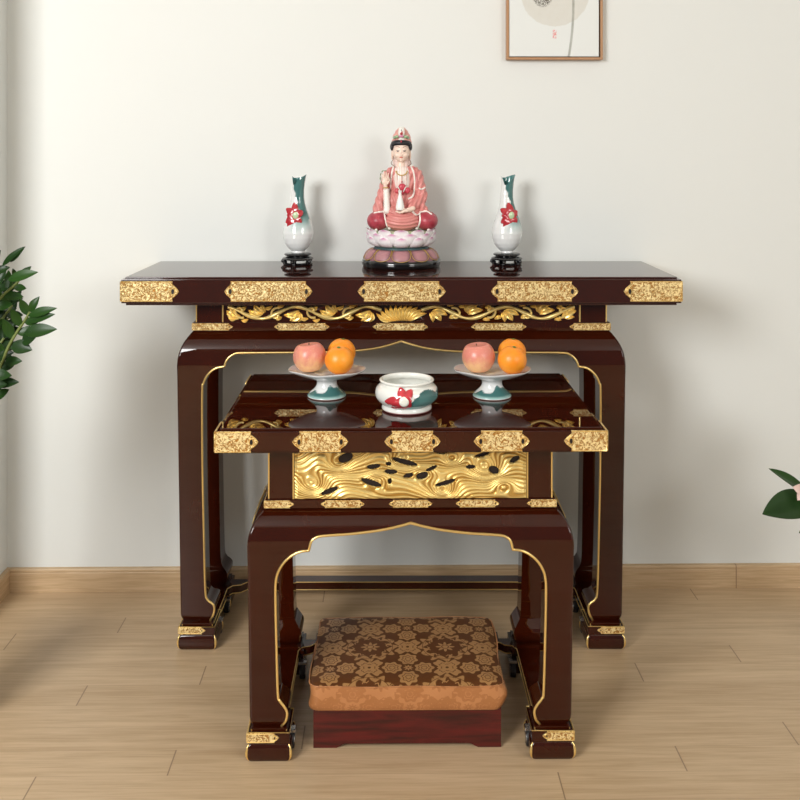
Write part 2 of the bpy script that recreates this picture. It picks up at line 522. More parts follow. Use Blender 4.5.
def altar_table(name, label, loc, rz, P):
    root = thing(name, label, 'altar table', loc, rz)
    G, LQ = M['gold'], M['lacquer']
    hx, hy = P['hx'], P['hy']
    zt, zs1, zs0, zw1 = P['top'], P['strip1'], P['strip0'], P['slab0']
    shx, shy, sy = P['slab_hx'], P['slab_hy'], P['slab_y']
    # --- tabletop
    mb = MB()
    mb.box(-shx, shx, sy - shy, sy + shy, zw1 + .003, zt - .0055, .0018)
    mb.box(-shx + .010, shx - .010, sy - shy + .010, sy + shy - .010, zw1 - .0035, zw1 + .006, .001)
    mb.box(-shx + .0085, shx - .0085, sy - shy + .0085, sy + shy - .0085, zt - .008, zt, .0022, 3)
    top = mb.build('tabletop', M[P['top_mat']], root, smooth=40)
    # --- waist
    whx, why = P['waist_hx'], P['waist_hy']
    MB().box(-whx, whx, -why, why, zs1 - .004, zw1 + .002, .001).build('waist', LQ, root, smooth=None)
    sh, sv = P['strip_hx'], P['strip_hy']
    MB().box(-sh, sh, -sv, sv, zs0, zs1, .0025).build('waist_moulding', LQ, root, smooth=40)
    # --- apron and legs from one profile
    H, drop = P['shoulder'], P['inset']
    lv = [(P['leg0'] - .0, P['round'])]
    for t in (.15, .4, .7, 1.): lv.append((P['leg0'] + P['roundh']*t, P['round']*(1 - t)**2 + P['taper']))
    zsh = P['shoulder']
    lv.append((zsh - .04, .0008))
    for i in range(0, 13):
        t = i/12; lv.append((zsh + (zs0 - zsh)*t, drop*(t**2.6)*.88 + drop*.12*t))
    lv[0] = (P['leg0'], P['round'] + P['taper'])
    solid = ring_solid(lv, hx, hy)
    body = solid.mesh('body')
    half = P['arch']
    arch = smooth_open(half, P['cusps'])
    full = arch + [(-a, z) for a, z in reversed(arch)][:-1]
    zbot = P['leg0'] - .05
    poly = full[:]          # apex .. right bottom, left bottom .. 
    cut = MB().prism(poly, lambda a, z: (a, -hy - .1, z), lambda a, z: (a, hy + .1, z)).mesh('cut')
    body = boolean(body, cut, 'DIFFERENCE')
    inner = P['leg_in']
    dy = hx - hy
    def side_map(a):
        lim = inner
        if a >= lim: return a - dy
        return a*(lim - dy)/lim
    zk = P['leg_in_z']
    sarch = [((side_map(a) if z > zk else a - dy), z) for a, z in arch]
    sfull = sarch + [(-a, z) for a, z in reversed(sarch)][:-1]
    cut = MB().prism(sfull, lambda a, z: (-hx - .1, a, z), lambda a, z: (hx + .1, a, z)).mesh('cut2')
    body = boolean(body, cut, 'DIFFERENCE')
    lx = inner - .0005; ly = side_map(inner) - .0005
    zc = P['leg_top']
    for sx in (-1, 1):
        for s2 in (-1, 1):
            x0, x1 = sorted((sx*P['toe_in'], sx*(hx + .05))); y0, y1 = sorted((s2*(P['toe_in'] - dy), s2*(hy + .05)))
            b_ = MB().box(x0, x1, y0, y1, zbot, zc).mesh('bx')
            leg = boolean(body.copy(), b_, 'INTERSECT')
            leg.materials.clear()
            lo = finish('leg', leg, LQ, root, 40)
            # foot assembly below the leg
            cx, cy = sx*P['foot_cx'], s2*(P['foot_cx'] - dy + P['foot_dy'])
            fh = P['foot_h']; fr = P['foot_r']
            z0 = P['foot_roll']; z1 = P['foot_top']
            mb = MB()
            rr = [(0.0, .88), (.04, .91), (.14, .955), (.32, .995), (.55, 1.), (.8, .965), (.93, .90), (1., .84)]
            vs = []
            q = ring_solid([(z0*t, fr*(1 - k)) for t, k in rr], fr, fr, .006)
            q.v = [(v[0] + cx, v[1] + cy, v[2]) for v in q.v]
            mb.add(q.v, q.f)
            bf = fr*.92
            mb.box(cx - bf, cx + bf, cy - bf, cy + bf, z0 - .002, z1 - .003, .001)
            mb.box(cx - bf*.86, cx + bf*.86, cy - bf*.86, cy + bf*.86, z1 - .004, P['leg0'] + .004, .001)
            fo = mb.build('foot', LQ, lo, smooth=40)
            g = MB()
            for ax in (-1, 1):
                for ay in (-1, 1):
                    if s2 > 0: g = MB()
                    pts = []
                    for i in range(13):
                        t = .04 + .90*i/12; k = interp(rr, t)
                        e = fr*k - .0015
                        pts.append((cx + ax*e, cy + ay*(fr*k - .003), z0*t))
                    rad = [.0012 + .0022*math.sin(PI*i/12) for i in range(13)]
                    g.tube(pts, rad, 7)
                    if s2 > 0: g.build('gold_edging', G, fo, smooth=70)
            if s2 < 0:
                e = bf + .0002; zz = z1 - .0015
                g.tube([(cx - e, cy - e, zz), (cx + e, cy - e, zz), (cx + e, cy + e, zz), (cx - e, cy + e, zz)], .0014, 6, closed=True)
                for ax in (-1, 1):
                    g.tube([(cx + ax*bf*.84, cy - bf*.84, z1 - .002), (cx + ax*bf*.84, cy - bf*.84, P['leg0'] + .002)], .0016, 6)
                g.build('gold_edging', G, fo, smooth=70)
            # mount on the foot block
            if s2 < 0:
                pw = fr*1.40
                gold_plate(lo, sx*(P['foot_cx'] + bf - pw/2 + .001), (z0 + z1)/2, cy - bf, pw, (z1 - z0)*.86, fr*.20,
                           left=(sx > 0), right=(sx < 0), name='foot_plate')
                gold_plate(lo, cy - bf + pw/2 - .001, (z0 + z1)/2, P['foot_cx'] + bf, pw, (z1 - z0)*.86, fr*.20,
                           left=False, right=True, name='foot_plate', side=sx)
    # apron = body minus the four leg boxes
    apr = body
    for sx in (-1, 1):
        for s2 in (-1, 1):
            x0, x1 = sorted((sx*P['toe_in'], sx*(hx + .05))); y0, y1 = sorted((s2*(P['toe_in'] - dy), s2*(hy + .05)))
            b_ = MB().box(x0, x1, y0, y1, zbot, zc).mesh('bx')
            apr = boolean(apr, b_, 'DIFFERENCE')
    apr.materials.clear()
    finish('apron', apr, LQ, root, 40)
    # gold bead along the openings
    lvi = sorted((z, i) for z, i in lv)
    def ins(z): return interp(lvi, z)
    stop = P['leg0'] + .001
    def bead(pts, fn, nm):
        pts = [p for p in pts if p[1] >= stop]
        line = [(-a, z) for a, z in pts[::-1]][:-1] + pts
        MB().tube([fn(a, z) for a, z in line], P['bead'], 8).build(nm, G, root, smooth=70)
    bead(arch, lambda a, z: (a, -(hy - ins(z)) - .0004, z), 'gold_bead')
    for s in (-1, 1):
        bead(sarch, lambda a, z: (s*(hx - ins(z) + .0004), a, z), 'gold_bead')
    # --- stretcher frame (open at the front)
    fi, fo_ = P['rail_in'], P['rail_out']
    y0, y1 = -hy + P['foot_r']*1.1, hy - P['foot_r']
    rz0, rz1 = P['rail0'], P['rail1']
    yb = P['back_rail_y']
    for s in (-1, 1):
        mb = MB()
        poly = [(fi, y0 - P['foot_r']*.9), (fi, yb - P['bk']), (fi - P['bk']*.30, yb - P['bk']*.55), (fi - P['bk']*.85, yb - P['bk']*.42), (fi - P['bk']*1.25, yb + .0005),
                (fi - P['bk']*1.25, yb + .02), (fo_, yb + .02), (fo_, y0 - P['foot_r']*.9)]
        mb.prism(poly, lambda a, b: (s*a, b, rz0), lambda a, b: (s*a, b, rz1))
        r = mb.build('side_stretcher', LQ, root, smooth=None)
        g = MB()
        for zz in (rz1, rz0 + .001):
            g.tube([(s*(a - .0004), b - .0004, zz) for a, b in poly[:5]], .0013, 6)
        g.build('gold_line', G, r, smooth=70)
    mb = MB().box(-fi + P['bk']*1.2, fi - P['bk']*1.2, yb, P['back_rail_y1'], rz0, rz1, .001)
    r = mb.build('back_stretcher', LQ, root, smooth=None)
    g = MB()
    for zz in (rz1, rz0 + .001): g.tube([(-fi + P['bk']*1.25, yb - .0004, zz), (fi - P['bk']*1.25, yb - .0004, zz)], .0013, 6)
    g.build('gold_line', G, r, smooth=70)
    # --- castors under the stretchers
    for s in (-1, 1):
        for yy in (P['cast_y0'], P['cast_y1']):
            R = (rz0 - .008)/2 + .0
            R = P['cast_r']
            x = s*P['cast_x']
            ca = MB().box(x - .010, x + .010, yy - .009, yy + .009, 2*R - .002, rz0 + .002, .001).build('castor', M['steel'], root, smooth=None)
            w = MB()
            prof = [(R*.55, -.007), (R*.93, -.007), (R, -.004), (R, .004), (R*.93, .007), (R*.55, .007)]
            w.lathe(prof, 24)
            w.v = [(x + v[2], yy + v[0], R + v[1] + .0003) for v in w.v]
            w.build('wheel', M['black_matte'], ca, smooth=40)
            h = MB().lathe([(R*.2, -.0085), (R*.5, -.0078), (R*.56, -.006), (R*.56, .006), (R*.5, .0078), (R*.2, .0085)], 20)
            h.v = [(x + v[2], yy + v[0], R + v[1]) for v in h.v]
            h.build('hub', M['steel'], ca, smooth=40)
    # --- gilt mounts on slab and moulding
    zc_ = (zw1 + .003 + zt - .0055)/2 + P.get('pdz', 0)
    for cx, w, l, r in P['plates']:
        gold_plate(root, cx, zc_, sy - shy, w, P['plate_h'], P['tip'], l, r)
    for s in (-1, 1):
        w = P['plates'][0][1]
        gold_plate(root, sy - shy + w/2 - .001, zc_, shx, w, P['plate_h'], P['tip'], False, True, side=s)
        gold_plate(root, sy + shy - w/2 + .001, zc_, shx, w, P['plate_h'], P['tip'], True, False, side=s)
    zl = (zs0 + zs1)/2
    for cx, w, l, r in P['small_plates']:
        gold_plate(root, cx, zl, -sv, w, P['sp_h'], P['sp_h']*.55, l, r, th=.0016, name='small_gold_plate')
    for s in (-1, 1):
        w = P['small_plates'][0][1]
        gold_plate(root, -sv + w/2 - .001, zl, sh, w, P['sp_h'], P['sp_h']*.55, False, True, th=.0016, name='small_gold_plate', side=s)
    # --- corner beads of the waist
    z0, z1 = zs1 + .0005, zw1 + .001
    for s in (-1, 1):
        for bx, by, br_ in ((whx - .001, -why + .001, .0022), (P['panel_hx'], -why - .0015, .0026)):
            MB().tube([(s*bx, by, z0), (s*bx, by, z1)], br_, 6).build('waist_bead', G, root, smooth=70)
    return root

sL = 2.57/950; zL = lambda y, s=sL: CAMH - (y - 154)*s
L_arch = [(0,342.5),(10,345.3),(25,348.8),(48,351.4),(80,352.6),(132,353),(162,353.2),(168.5,354.8),(173,358),(175.8,362.3),(177,366.4),
          (184.5,367.8),(190,371),(195,376.5),(198,383.5),(199.2,392),(199.2,460),(198,530),(196.6,590),(194.5,600.5),(190.5,604),(188,607),(187.6,611),(189,616.5),(192,622.5),(192.3,628),(192.3,660)]
def arch_m(lst, s): return [(a*s, CAMH - (y - 154)*s) for a, y in lst]
PL = dict(top_mat='lacquer_top', foot_dy=.016, hx=.6085, hy=.1525, top=1.0095, strip1=.8763, strip0=.852, slab0=.9375, slab_hx=.744, slab_hy=.196, slab_y=-.005,
    waist_hx=.563, waist_hy=.118, strip_hx=.5715, strip_hy=.1215, shoulder=zL(366), inset=.0375, leg0=zL(624.4), round=.010, roundh=.024, taper=.0085,
    arch=arch_m(L_arch, sL), cusps=[10], leg_in=199.0*sL, leg_in_z=zL(520), leg_top=zL(377), toe_in=187.0*sL,
    foot_cx=204*sL, foot_r=19.3*sL, foot_h=.06, foot_roll=zL(633.0) + .0005, foot_top=zL(624.8), bead=.0030,
    rail_in=.510, rail_out=.585, rail0=.040, rail1=.063, back_rail_y=.105, back_rail_y1=.150, bk=.042,
    cast_x=.508, cast_y0=-.070, cast_y1=.050, cast_r=.0185,
    plate_h=.054, tip=.017, sp_h=.0195, pdz=.0, panel_hx=.489,
    plates=[(-.6675, .155, False, True), (-.3530, .234, True, True), (.0005, .234, True, True), (.3535, .232, True, True), (.6675, .155, True, False)],
    small_plates=[(-.5165, .112, False, True), (-.2725, .152, True, True), (-.003, .152, True, True), (.2665, .152, True, True), (.5165, .112, True, False)])
large = altar_table('altar_table', 'tall wide dark red lacquered altar table with gilt scroll frieze, against the wall', (.0035, 2.57 + .1525, 0), math.radians(.12), PL)

sS = 2.095/950
S_arch = [(0,525.2),(10,527.5),(25,530.3),(40,532.3),(60,534.3),(88,536),(96,538),(100,542),(102,550),(110,551),(118,554.5),(126,561),(132,570),(134.8,580),(135.4,595),(134.6,640),(133.2,693),(131.5,700.5),(127.5,706),(124.5,711),(124,716),(126,723),(129.5,728),(130,734),(130,765)]
zS = lambda y: CAMH - (y - 154)*sS
PS = dict(top_mat='lacquer', foot_dy=.004, hx=.3616, hy=.2175, top=.7463, strip1=.564, strip0=.543, slab0=.6955, slab_hx=.4205, slab_hy=.262, slab_y=-.0095,
    waist_hx=.319, waist_hy=.179, strip_hx=.326, strip_hy=.1835, shoulder=zS(546), inset=.0355, leg0=zS(730.4), round=.011, roundh=.028, taper=.005,
    arch=arch_m(S_arch, sS), cusps=[8], leg_in=135.2*sS, leg_in_z=zS(620), leg_top=zS(563), toe_in=123.4*sS,
    foot_cx=142*sS, foot_r=22.6*sS, foot_h=.06, foot_roll=zS(742) + .0002, foot_top=zS(730.6), bead=.0030,
    rail_in=.281, rail_out=.345, rail0=.043, rail1=.064, back_rail_y=.1615, back_rail_y1=.2165, bk=.034,
    cast_x=.268, cast_y0=-.168, cast_y1=.115, cast_r=.0195,
    plate_h=.045, tip=.016, sp_h=.017, pdz=.0, panel_hx=.2625,
    plates=[(-.3745, .093, False, True), (-.1960, .121, True, True), (.0020, .121, True, True), (.1940, .121, True, True), (.3745, .093, True, False)],
    small_plates=[(-.2935, .066, False, True), (-.1520, .098, True, True), (0, .098, True, True), (.1500, .098, True, True), (.2935, .066, True, False)])
small = altar_table('altar_table', 'lower dark red lacquered altar table with carved gold panel, nested in front', (.0215, 2.095 + .2175, 0), math.radians(.70), PS)

# ---- carved gilt frieze of the tall table: vine, leaves, central lotus
def frieze(parent, P):
    zc = (P['strip1'] + P['slab0'])/2 - .004; h = .0235; y0 = -P['waist_hy']
    half = P['panel_hx'] - .006
    mb = MB(); 
    def vine(sg):
        pts = []; n = 110
        for i in range(n + 1):
            x = .055 + (half - .065)*i/n
            ph = (x - .055)/.098*PI + .45
            z = zc + math.sin(ph)*h*.70
            pts.append((sg*x, y0 - .006 - .003*math.sin(ph*2 + 1), z))
        mb.tube(pts, [.0050 + .0012*math.sin(i*.35) for i in range(n + 1)], 8, tint=.9)
    def leaf(cx, cz, ang, L, W, tint=.9, lift=.004):
        L *= 1.0; W *= 1.15
        n = 8; vs = []; fs = []; ts = []
        ca, sa = math.cos(ang), math.sin(ang)
        for i in range(n + 1):
            t = i/n; w = W*math.sin(PI*min(1, t*.92 + .06))**.8*(1 - .25*t)
            for j in (-1, -.5, 0, .5, 1):
                a = L*t; b = j*w + .12*L*math.sin(t*PI)
                zr = lift + .0055*math.sin(PI*t) - .0035*abs(j) + .0018*math.cos(j*PI*2)
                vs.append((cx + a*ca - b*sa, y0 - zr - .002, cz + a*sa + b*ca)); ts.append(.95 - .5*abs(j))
        for i in range(n):
            for j in range(4): fs.append((i*5 + j, i*5 + j + 1, i*5 + j + 6, i*5 + j + 5))
        m = len(vs)
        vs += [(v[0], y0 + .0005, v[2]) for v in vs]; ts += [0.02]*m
        fs += [tuple(i + m for i in f)[::-1] for f in fs]
        ring = [i*5 for i in range(n + 1)] + [n*5 + j for j in range(1, 5)] + [i*5 + 4 for i in range(n - 1, -1, -1)] + [3, 2, 1]
        for a, b in zip(ring, ring[1:] + ring[:1]): fs.append((a, b, b + m, a + m))
        mb.add(vs, fs, tint=ts)
    def curl(cx, cz, r, start, turn, sg):
        pts = []; n = 26
        for i in range(n + 1):
            t = i/n; a = start + turn*t; rr = r*(1 - .72*t)
            pts.append((cx + sg*rr*math.cos(a), y0 - .006 - .004*t, cz + rr*math.sin(a)))
        mb.tube(pts, [.0036*(1 - .45*i/n) for i in range(n + 1)], 7, tint=.8)
        p = pts[-1]; mb.ell((p[0], p[1] - .001, p[2]), (.0044, .0035, .0044), 2, tint=1.)
    for sg in (-1, 1):
        vine(sg)
        k = 0; x = .095
        while x < half - .02:
            up = 1 if k % 2 == 0 else -1
            base = 0 if sg > 0 else PI
            A = lambda a: a if sg > 0 else PI - a
            leaf(sg*(x - .012), zc + up*h*.10, A(-up*.75), .036, .0095)
            leaf(sg*(x - .010), zc + up*h*.15, A(-up*.25), .042, .0085)
            leaf(sg*(x - .016), zc - up*h*.05, A(-up*1.25), .026, .007)
            curl(sg*(x + .050), zc - up*h*.22, .0200, up*2.0, -up*4.6, sg)
            leaf(sg*(x + .036), zc - up*h*.62, A(up*.25), .022, .006)
            leaf(sg*(x + .062), zc + up*h*.72, A(-up*.2), .024, .005)
            leaf(sg*(x + .030), zc + up*h*.80, A(up*.1), .020, .0045)
            x += .098; k += 1
        leaf(sg*(half - .042), zc - h*.55, (.45 if sg > 0 else PI - .45), .042, .011)
        leaf(sg*(half - .036), zc - h*.65, (1.1 if sg > 0 else PI - 1.1), .040, .009)
    for i in range(-5, 6):
        a = PI/2 - i*.235
        leaf(i*.0045, zc - h*.92, a, .043 + .008*abs(math.sin(i*.245)), .0072, lift=.006 + .002*(5 - abs(i))/5)
    mb.build('scroll_carving', M['relief'], parent, smooth=50)
frieze(large, PL)

# ---- pierced gilt wave panel of the low table
def wave_panel(parent, P):
    hw = P['panel_hx'] - .003; z0, z1 = P['strip1'] + .001, P['slab0'] - .001
    y0 = -P['waist_hy']; H = z1 - z0; W = 2*hw
    MB().box(-hw, hw, y0 - .0015, y0 + .001, z0, z1).build('panel_ground', M['dark'], parent, smooth=None)
    nx, nz = 640, 130
    vort = [(-.62, .22, .20, 1.2), (-.30, -.35, .16, -1.), (-.10, .30, .14, 1.), (.12, -.10, .17, -1.1), (.36, .35, .15, 1.), (.64, .05, .22, 1.35), (.80, -.55, .16, -.9), (-.84, -.5, .18, 1.), (-.47, .7, .12, .8), (.28, -.7, .16, 1.)]
    holes = [(-.575, .27, .055, .16, .35), (-.24, .05, .045, .09, .15), (-.05, .12, .03, .06, 0), (.06, .30, .10, .07, -.28), (-.20, -.55, .075, .08, -.35),
             (.06, -.13, .055, .06, -.05), (.05, -.45, .018, .07, .2), (.30, -.22, .035, .12, .1)]
    holes = [(-.56, .42, .060, .13, .30), (-.32, .12, .055, .065, .12), (-.19, .22, .022, .05, 0), (-.05, .28, .105, .07, -.30), (-.17, -.06, .052, .06, -.05),
             (-.34, -.44, .085, .08, -.35), (-.18, -.38, .016, .075, .2), (.10, -.20, .050, .095, .25), (.18, .05, .045, .05, .5), (.27, .62, .055, .05, .0),
             (.30, -.45, .085, .06, .30), (.52, .10, .038, .05, .05), (.72, -.02, .042, .11, -.25), (.90, .35, .040, .08, .5), (-.70, -.72, .070, .07, .4), (.62, .52, .06, .05, .3), (-.02, -.2, .04, .06, .2)]
    R = H/2; asp = hw/R
    def psi(u, v):   # u,v in half-height units
        p = v*1.0 + .22*math.sin(u*1.3 + .6) + .13*math.sin(u*2.9 + v*2)
        for a, b, r, g in vort:
            dx = u - a*asp; dz = v - b; d2 = dx*dx*.55 + dz*dz
            p += g*.62*math.exp(-d2/(r*asp*.42)**2)
        return p
    vs = []; ts = []; keep = []
    for j in range(nz + 1):
        v = -1 + 2*j/nz
        for i in range(nx + 1):
            u = (-1 + 2*i/nx)*asp
            p = psi(u, v)
            rd = math.sin(p*44 + .8*math.sin(u*3)); big = math.sin(p*9. + u*.7)
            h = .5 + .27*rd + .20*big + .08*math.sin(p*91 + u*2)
            hole = 9
            for a, b, w, hh, sl in holes:
                dx = (u - a*asp)/(w*asp); dz = (v - b - sl*(u - a*asp)*.9)/(hh*1.15)
                hole = min(hole, dx*dx + dz*dz)
            edge = min(1, (1 - abs(v))*9, (asp - abs(u))*9)
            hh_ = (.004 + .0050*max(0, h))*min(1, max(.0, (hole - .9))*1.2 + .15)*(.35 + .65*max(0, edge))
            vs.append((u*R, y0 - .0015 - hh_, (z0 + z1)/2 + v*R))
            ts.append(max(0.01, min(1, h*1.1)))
            keep.append(hole > 1.0)
    fs = []
    for j in range(nz):
        for i in range(nx):
            a = j*(nx + 1) + i; q = (a, a + 1, a + nx + 2, a + nx + 1)
            if all(keep[k] for k in q): fs.append(q)
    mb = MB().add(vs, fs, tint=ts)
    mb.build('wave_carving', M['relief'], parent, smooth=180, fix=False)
wave_panel(small, PS)

# ------------------------------------------------------------------ kneeling stool
stool = thing('kneeling_stool', 'low kneeling stool with brown gold brocade cushion on red wooden base', 'stool', (.0165, 2.14, 0), math.radians(.5))
w, d, hb = .2115, .315, .0885
mb = MB()
front = [(-w, 0), (-w + .052, 0), (-w + .060, .004), (-w + .070, .0095), (w - .070, .0095), (w - .060, .004), (w - .052, 0), (w, 0), (w, hb), (-w, hb)]
for y0, y1 in ((0, .018), (d - .018, d)):
    mb.prism(front, lambda a, b: (a, y0, b), lambda a, b: (a, y1, b))
sf = [(.018, 0), (.06, 0), (.07, .0095), (d - .07, .0095), (d - .06, 0), (d - .018, 0), (d - .018, hb), (.018, hb)]
for s in (-1, 1):
    mb.prism(sf, lambda a, b: (s*w, a, b), lambda a, b: (s*(w - .018), a, b))
mb.box(-w + .01, w - .01, .01, d - .01, hb - .012, hb - .0005)
mb.build('base', M['stoolwood'], stool, smooth=None)
def cushion():
    cw, cd, z0, z1 = .2195, .159, hb - .0005, .1480
    cyc = .1515
    nx, ny = 60, 44
    def pt(u, v, z, bul, t):
        # rounded rectangle outline, sides bellied
        k = 1 + bul
        x = u*cw*k; y = v*cd*k
        rc = .022
        ex = max(0, abs(x) - (cw*k - rc)); ey = max(0, abs(y) - (cd*k - rc))
        e = math.hypot(ex, ey)
        if e > rc:
            x = math.copysign((cw*k - rc) + ex*rc/e, x); y = math.copysign((cd*k - rc) + ey*rc/e, y)
        x += .004*math.sin(z*90 + y*20)*abs(u)**6*(1 if t else 0)
        return x, y
    top = MB(); vs = []; fs = []
    for j in range(ny + 1):
        for i in range(nx + 1):
            u = -1 + 2*i/nx; v = -1 + 2*j/ny
            x, y = pt(u, v, z1, 0, 0)
            edge = max(abs(u)**14, abs(v)**14)
            z = z1 + .004*(1 - u*u)*(1 - v*v) - .007*edge + .0012*math.sin(x*31 + 1)*math.sin(y*27)
            vs.append((x, y + cyc, z))
    for j in range(ny):
        for i in range(nx): a = j*(nx + 1) + i; fs.append((a, a + 1, a + nx + 2, a + nx + 1))
    top.add(vs, fs)
    c = top.build('cushion', M['brocade'], stool, smooth=180)
    # boxing strip
    loop = [(-1 + 2*i/nx, -1) for i in range(nx)] + [(1, -1 + 2*j/ny) for j in range(ny)] + [(1 - 2*i/nx, 1) for i in range(nx)] + [(-1, 1 - 2*j/ny) for j in range(ny)]
    side = MB(); vs = []; fs = []; K = 12
    for k in range(K + 1):
        t = k/K
        for (u, v) in loop:
            xx, yy = pt(u, v, z1, 0, 0)
            zt_ = z1 - .007 + .0012*math.sin(xx*31 + 1)*math.sin(yy*27)
            z = zt_ + (z0 - zt_)*t
            bul = .014*math.sin(PI*min(1, t*1.0))**.8 + .004*t - .010*sm(.85, 1, t)
            x, y = pt(u, v, z, bul, 1)
            y += .0015*math.sin(x*70)*math.sin(PI*t)
            vs.append((x, y + cyc, z))
    n = len(loop)
    for k in range(K):
        for j in range(n): fs.append((k*n + j, k*n + (j + 1) % n, (k + 1)*n + (j + 1) % n, (k + 1)*n + j))
    fs.append(tuple(K*n + j for j in range(n)))
    side.add(vs, fs)
    side.build('boxing', M['brocade_lit'], c, smooth=60)
    pip = MB(); pip.tube([vs[j] for j in range(n)], .0016, 6, closed=True)
    pip.build('piping', M['brocade_lit'], c, smooth=80)
cushion()

# ------------------------------------------------------------------ porcelain
WHITE, TEAL, RED, LTEAL = (.80,.81,.80), (.055,.165,.16), (.50,.030,.042), (.30,.50,.48)
CREAM = (.83,.83,.78)
ZL, ZS = PL['top'], PS['top']
def petal_patch(mb, c, ang, L, W, nrm, up, lift, col, tip=.0):
    """small raised painted petal around point c in the plane (right, up)"""
    right = up.cross(nrm).normalized(); n = 8; vs = []; fs = []; cols = []
    for i in range(n + 1):
        t = i/n; w_ = W*math.sin(PI*(t*.90 + .07))**.75
        for j in (-1, -.5, 0, .5, 1):
            a = L*t; b = j*w_
            q = right*(a*math.cos(ang) - b*math.sin(ang)) + up*(a*math.sin(ang) + b*math.cos(ang))
            vs.append(c + q + nrm*(lift*(math.sin(PI*min(1, t + .15)) + tip*t) - .0012*abs(j)))
            cols.append(lerp3(col, (col[0]*.6, col[1]*.6, col[2]*.6), abs(j)*.5))
    for i in range(n):
        for j in range(4): fs.append((i*5 + j, i*5 + j + 1, i*5 + j + 6, i*5 + j + 5))
    m = len(vs); vs += [Vector(v) - nrm*.004 for v in vs]; cols += cols
    fs += [tuple(i + m for i in f)[::-1] for f in fs]
    ring = [i*5 for i in range(n + 1)] + [n*5 + j for j in range(1, 5)] + [i*5 + 4 for i in range(n - 1, -1, -1)] + [3, 2, 1]
    for a, b in zip(ring, ring[1:] + ring[:1]): fs.append((a, b, b + m, a + m))
    mb.add([v[:] for v in vs], fs, paint=cols)

def make_vase():
    root = thing('vase', 'x', 'vase', group=None)
    s = 2.80/950
    out = [(253,-4.6,4.6),(251,-7.6,7.6),(248,-10.8,10.6),(244,-13.4,13),(239,-14.9,14.9),(234,-15.4,15.8),(228,-14.6,15.2),(222,-12.8,13.4),(216,-10.6,11.2),(210,-8.8,9.),(204,-7.4,7.2),(198,-6.8,6.2),(191,-6.6,5.8),(184,-6.8,6.),(179,-7.2,6.6),(175,-8.,7.6)]
    zz = [((253 - y)*s, a*s, b*s) for y, a, b in out]
    # mouth height by direction (degrees, 0 = right, 270 = towards viewer)
    mouth = [(0, 1.), (40, .985), (90, .96), (150, .955), (178, .975), (200, .93), (222, .862), (245, .875), (270, .915), (300, .945), (335, .99), (360, 1.)]
    Hm = zz[-1][0]
    NA, NV = 72, 90
    cols = []
    def rad(z, side):
        a = interp([(q[0], q[1]) for q in zz], z); b = interp([(q[0], q[2]) for q in zz], z)
        return (a + b)/2, (b - a)/2
    vs = []; fs = []
    def surf(v, k, off):
        th = 2*PI*k/NA
        z = v*Hm*interp(mouth, math.degrees(th) % 360)
        cc, r = rad(z, 0); r = max(.001, r - off)
        if off: z = max(z, .004)
        lean = .006*sm(.15, .23, z)
        return (cc + r*math.cos(th) + lean*.6, r*.93*math.sin(th), z), th
    for v in range(NV + 1):
        for k in range(NA):
            p, th = surf(v/NV, k, 0); vs.append(p)
            t = math.degrees(th) % 360
            # teal glaze runs down the right/front flank from the neck and fades on the belly
            zf = p[2]/Hm
            left = interp([(0, 290), (.25, 250), (.36, 250), (.46, 272), (.55, 285), (.66, 276), (.74, 256), (.86, 228), (1, 222)], zf)
            left += 5*math.sin(zf*60)
            wgt = sm(left - 3, left + 3, t)*(1 - sm(342, 356, t)) if zf > .42 else sm(left - 18, left + 14, t)*(1 - sm(325, 352, t))
            wgt *= sm(.20, .46, zf)
            cols.append(lerp3(WHITE, TEAL if zf > .5 else lerp3(LTEAL, TEAL, sm(.25, .55, zf)), wgt))
    m = len(vs)
    for v in range(NV + 1):
        for k in range(NA):
            p, th = surf(v/NV, k, .0022); vs.append(p); cols.append(lerp3(TEAL, (.10,.30,.29), .3))
    for v in range(NV):
        for k in range(NA):
            a, b = v*NA + k, v*NA + (k + 1) % NA
            fs.append((a, b, b + NA, a + NA)); fs.append((a + m + NA, b + m + NA, b + m, a + m))
    for k in range(NA):
        a, b = NV*NA + k, NV*NA + (k + 1) % NA; fs.append((a, b, b + m, a + m))
    fs.append(tuple(range(NA))[::-1]); fs.append(tuple(m + k for k in range(NA)))
    # foot ring
    mb = MB().add(vs, fs, paint=cols)
    mb.lathe([(.0165, -.003), (.0185, -.002), (.0190, 0), (.0172, .004), (.0140, .006)], 36, paint=WHITE)
    mb.build('body', M['porcelain'], root, smooth=50, loc=(0, 0, .0375), fix=False)
    fl = MB(); nrm = Vector((-.10, -1, .12)).normalized(); up = (Vector((0, 0, 1)) - nrm*nrm.z).normalized()
    c = Vector((.0, -.0270, .109 + .0375))
    for a, L_, W_ in ((1.75, .036, .0085), (2.55, .034, .009), (3.75, .034, .0095), (4.25, .047, .0105), (5.1, .030, .010), (.6, .022, .009), (3.1, .026, .008)):
        petal_patch(fl, c, a, L_*1.1, W_*1.25, nrm, up, .007, RED, .4)
    fl.ell(c + nrm*.001, (.0150, .005, .0150), 3, paint=(.42, .028, .04))
    f = fl.build('flower', M['porcelain'], root, smooth=60)
    MB().ell(c + nrm*.006, (.0095, .004, .0115), 3, paint=(.52, .66, .40)).build('flower_centre', M['porcelain'], f, smooth=180)
    return root
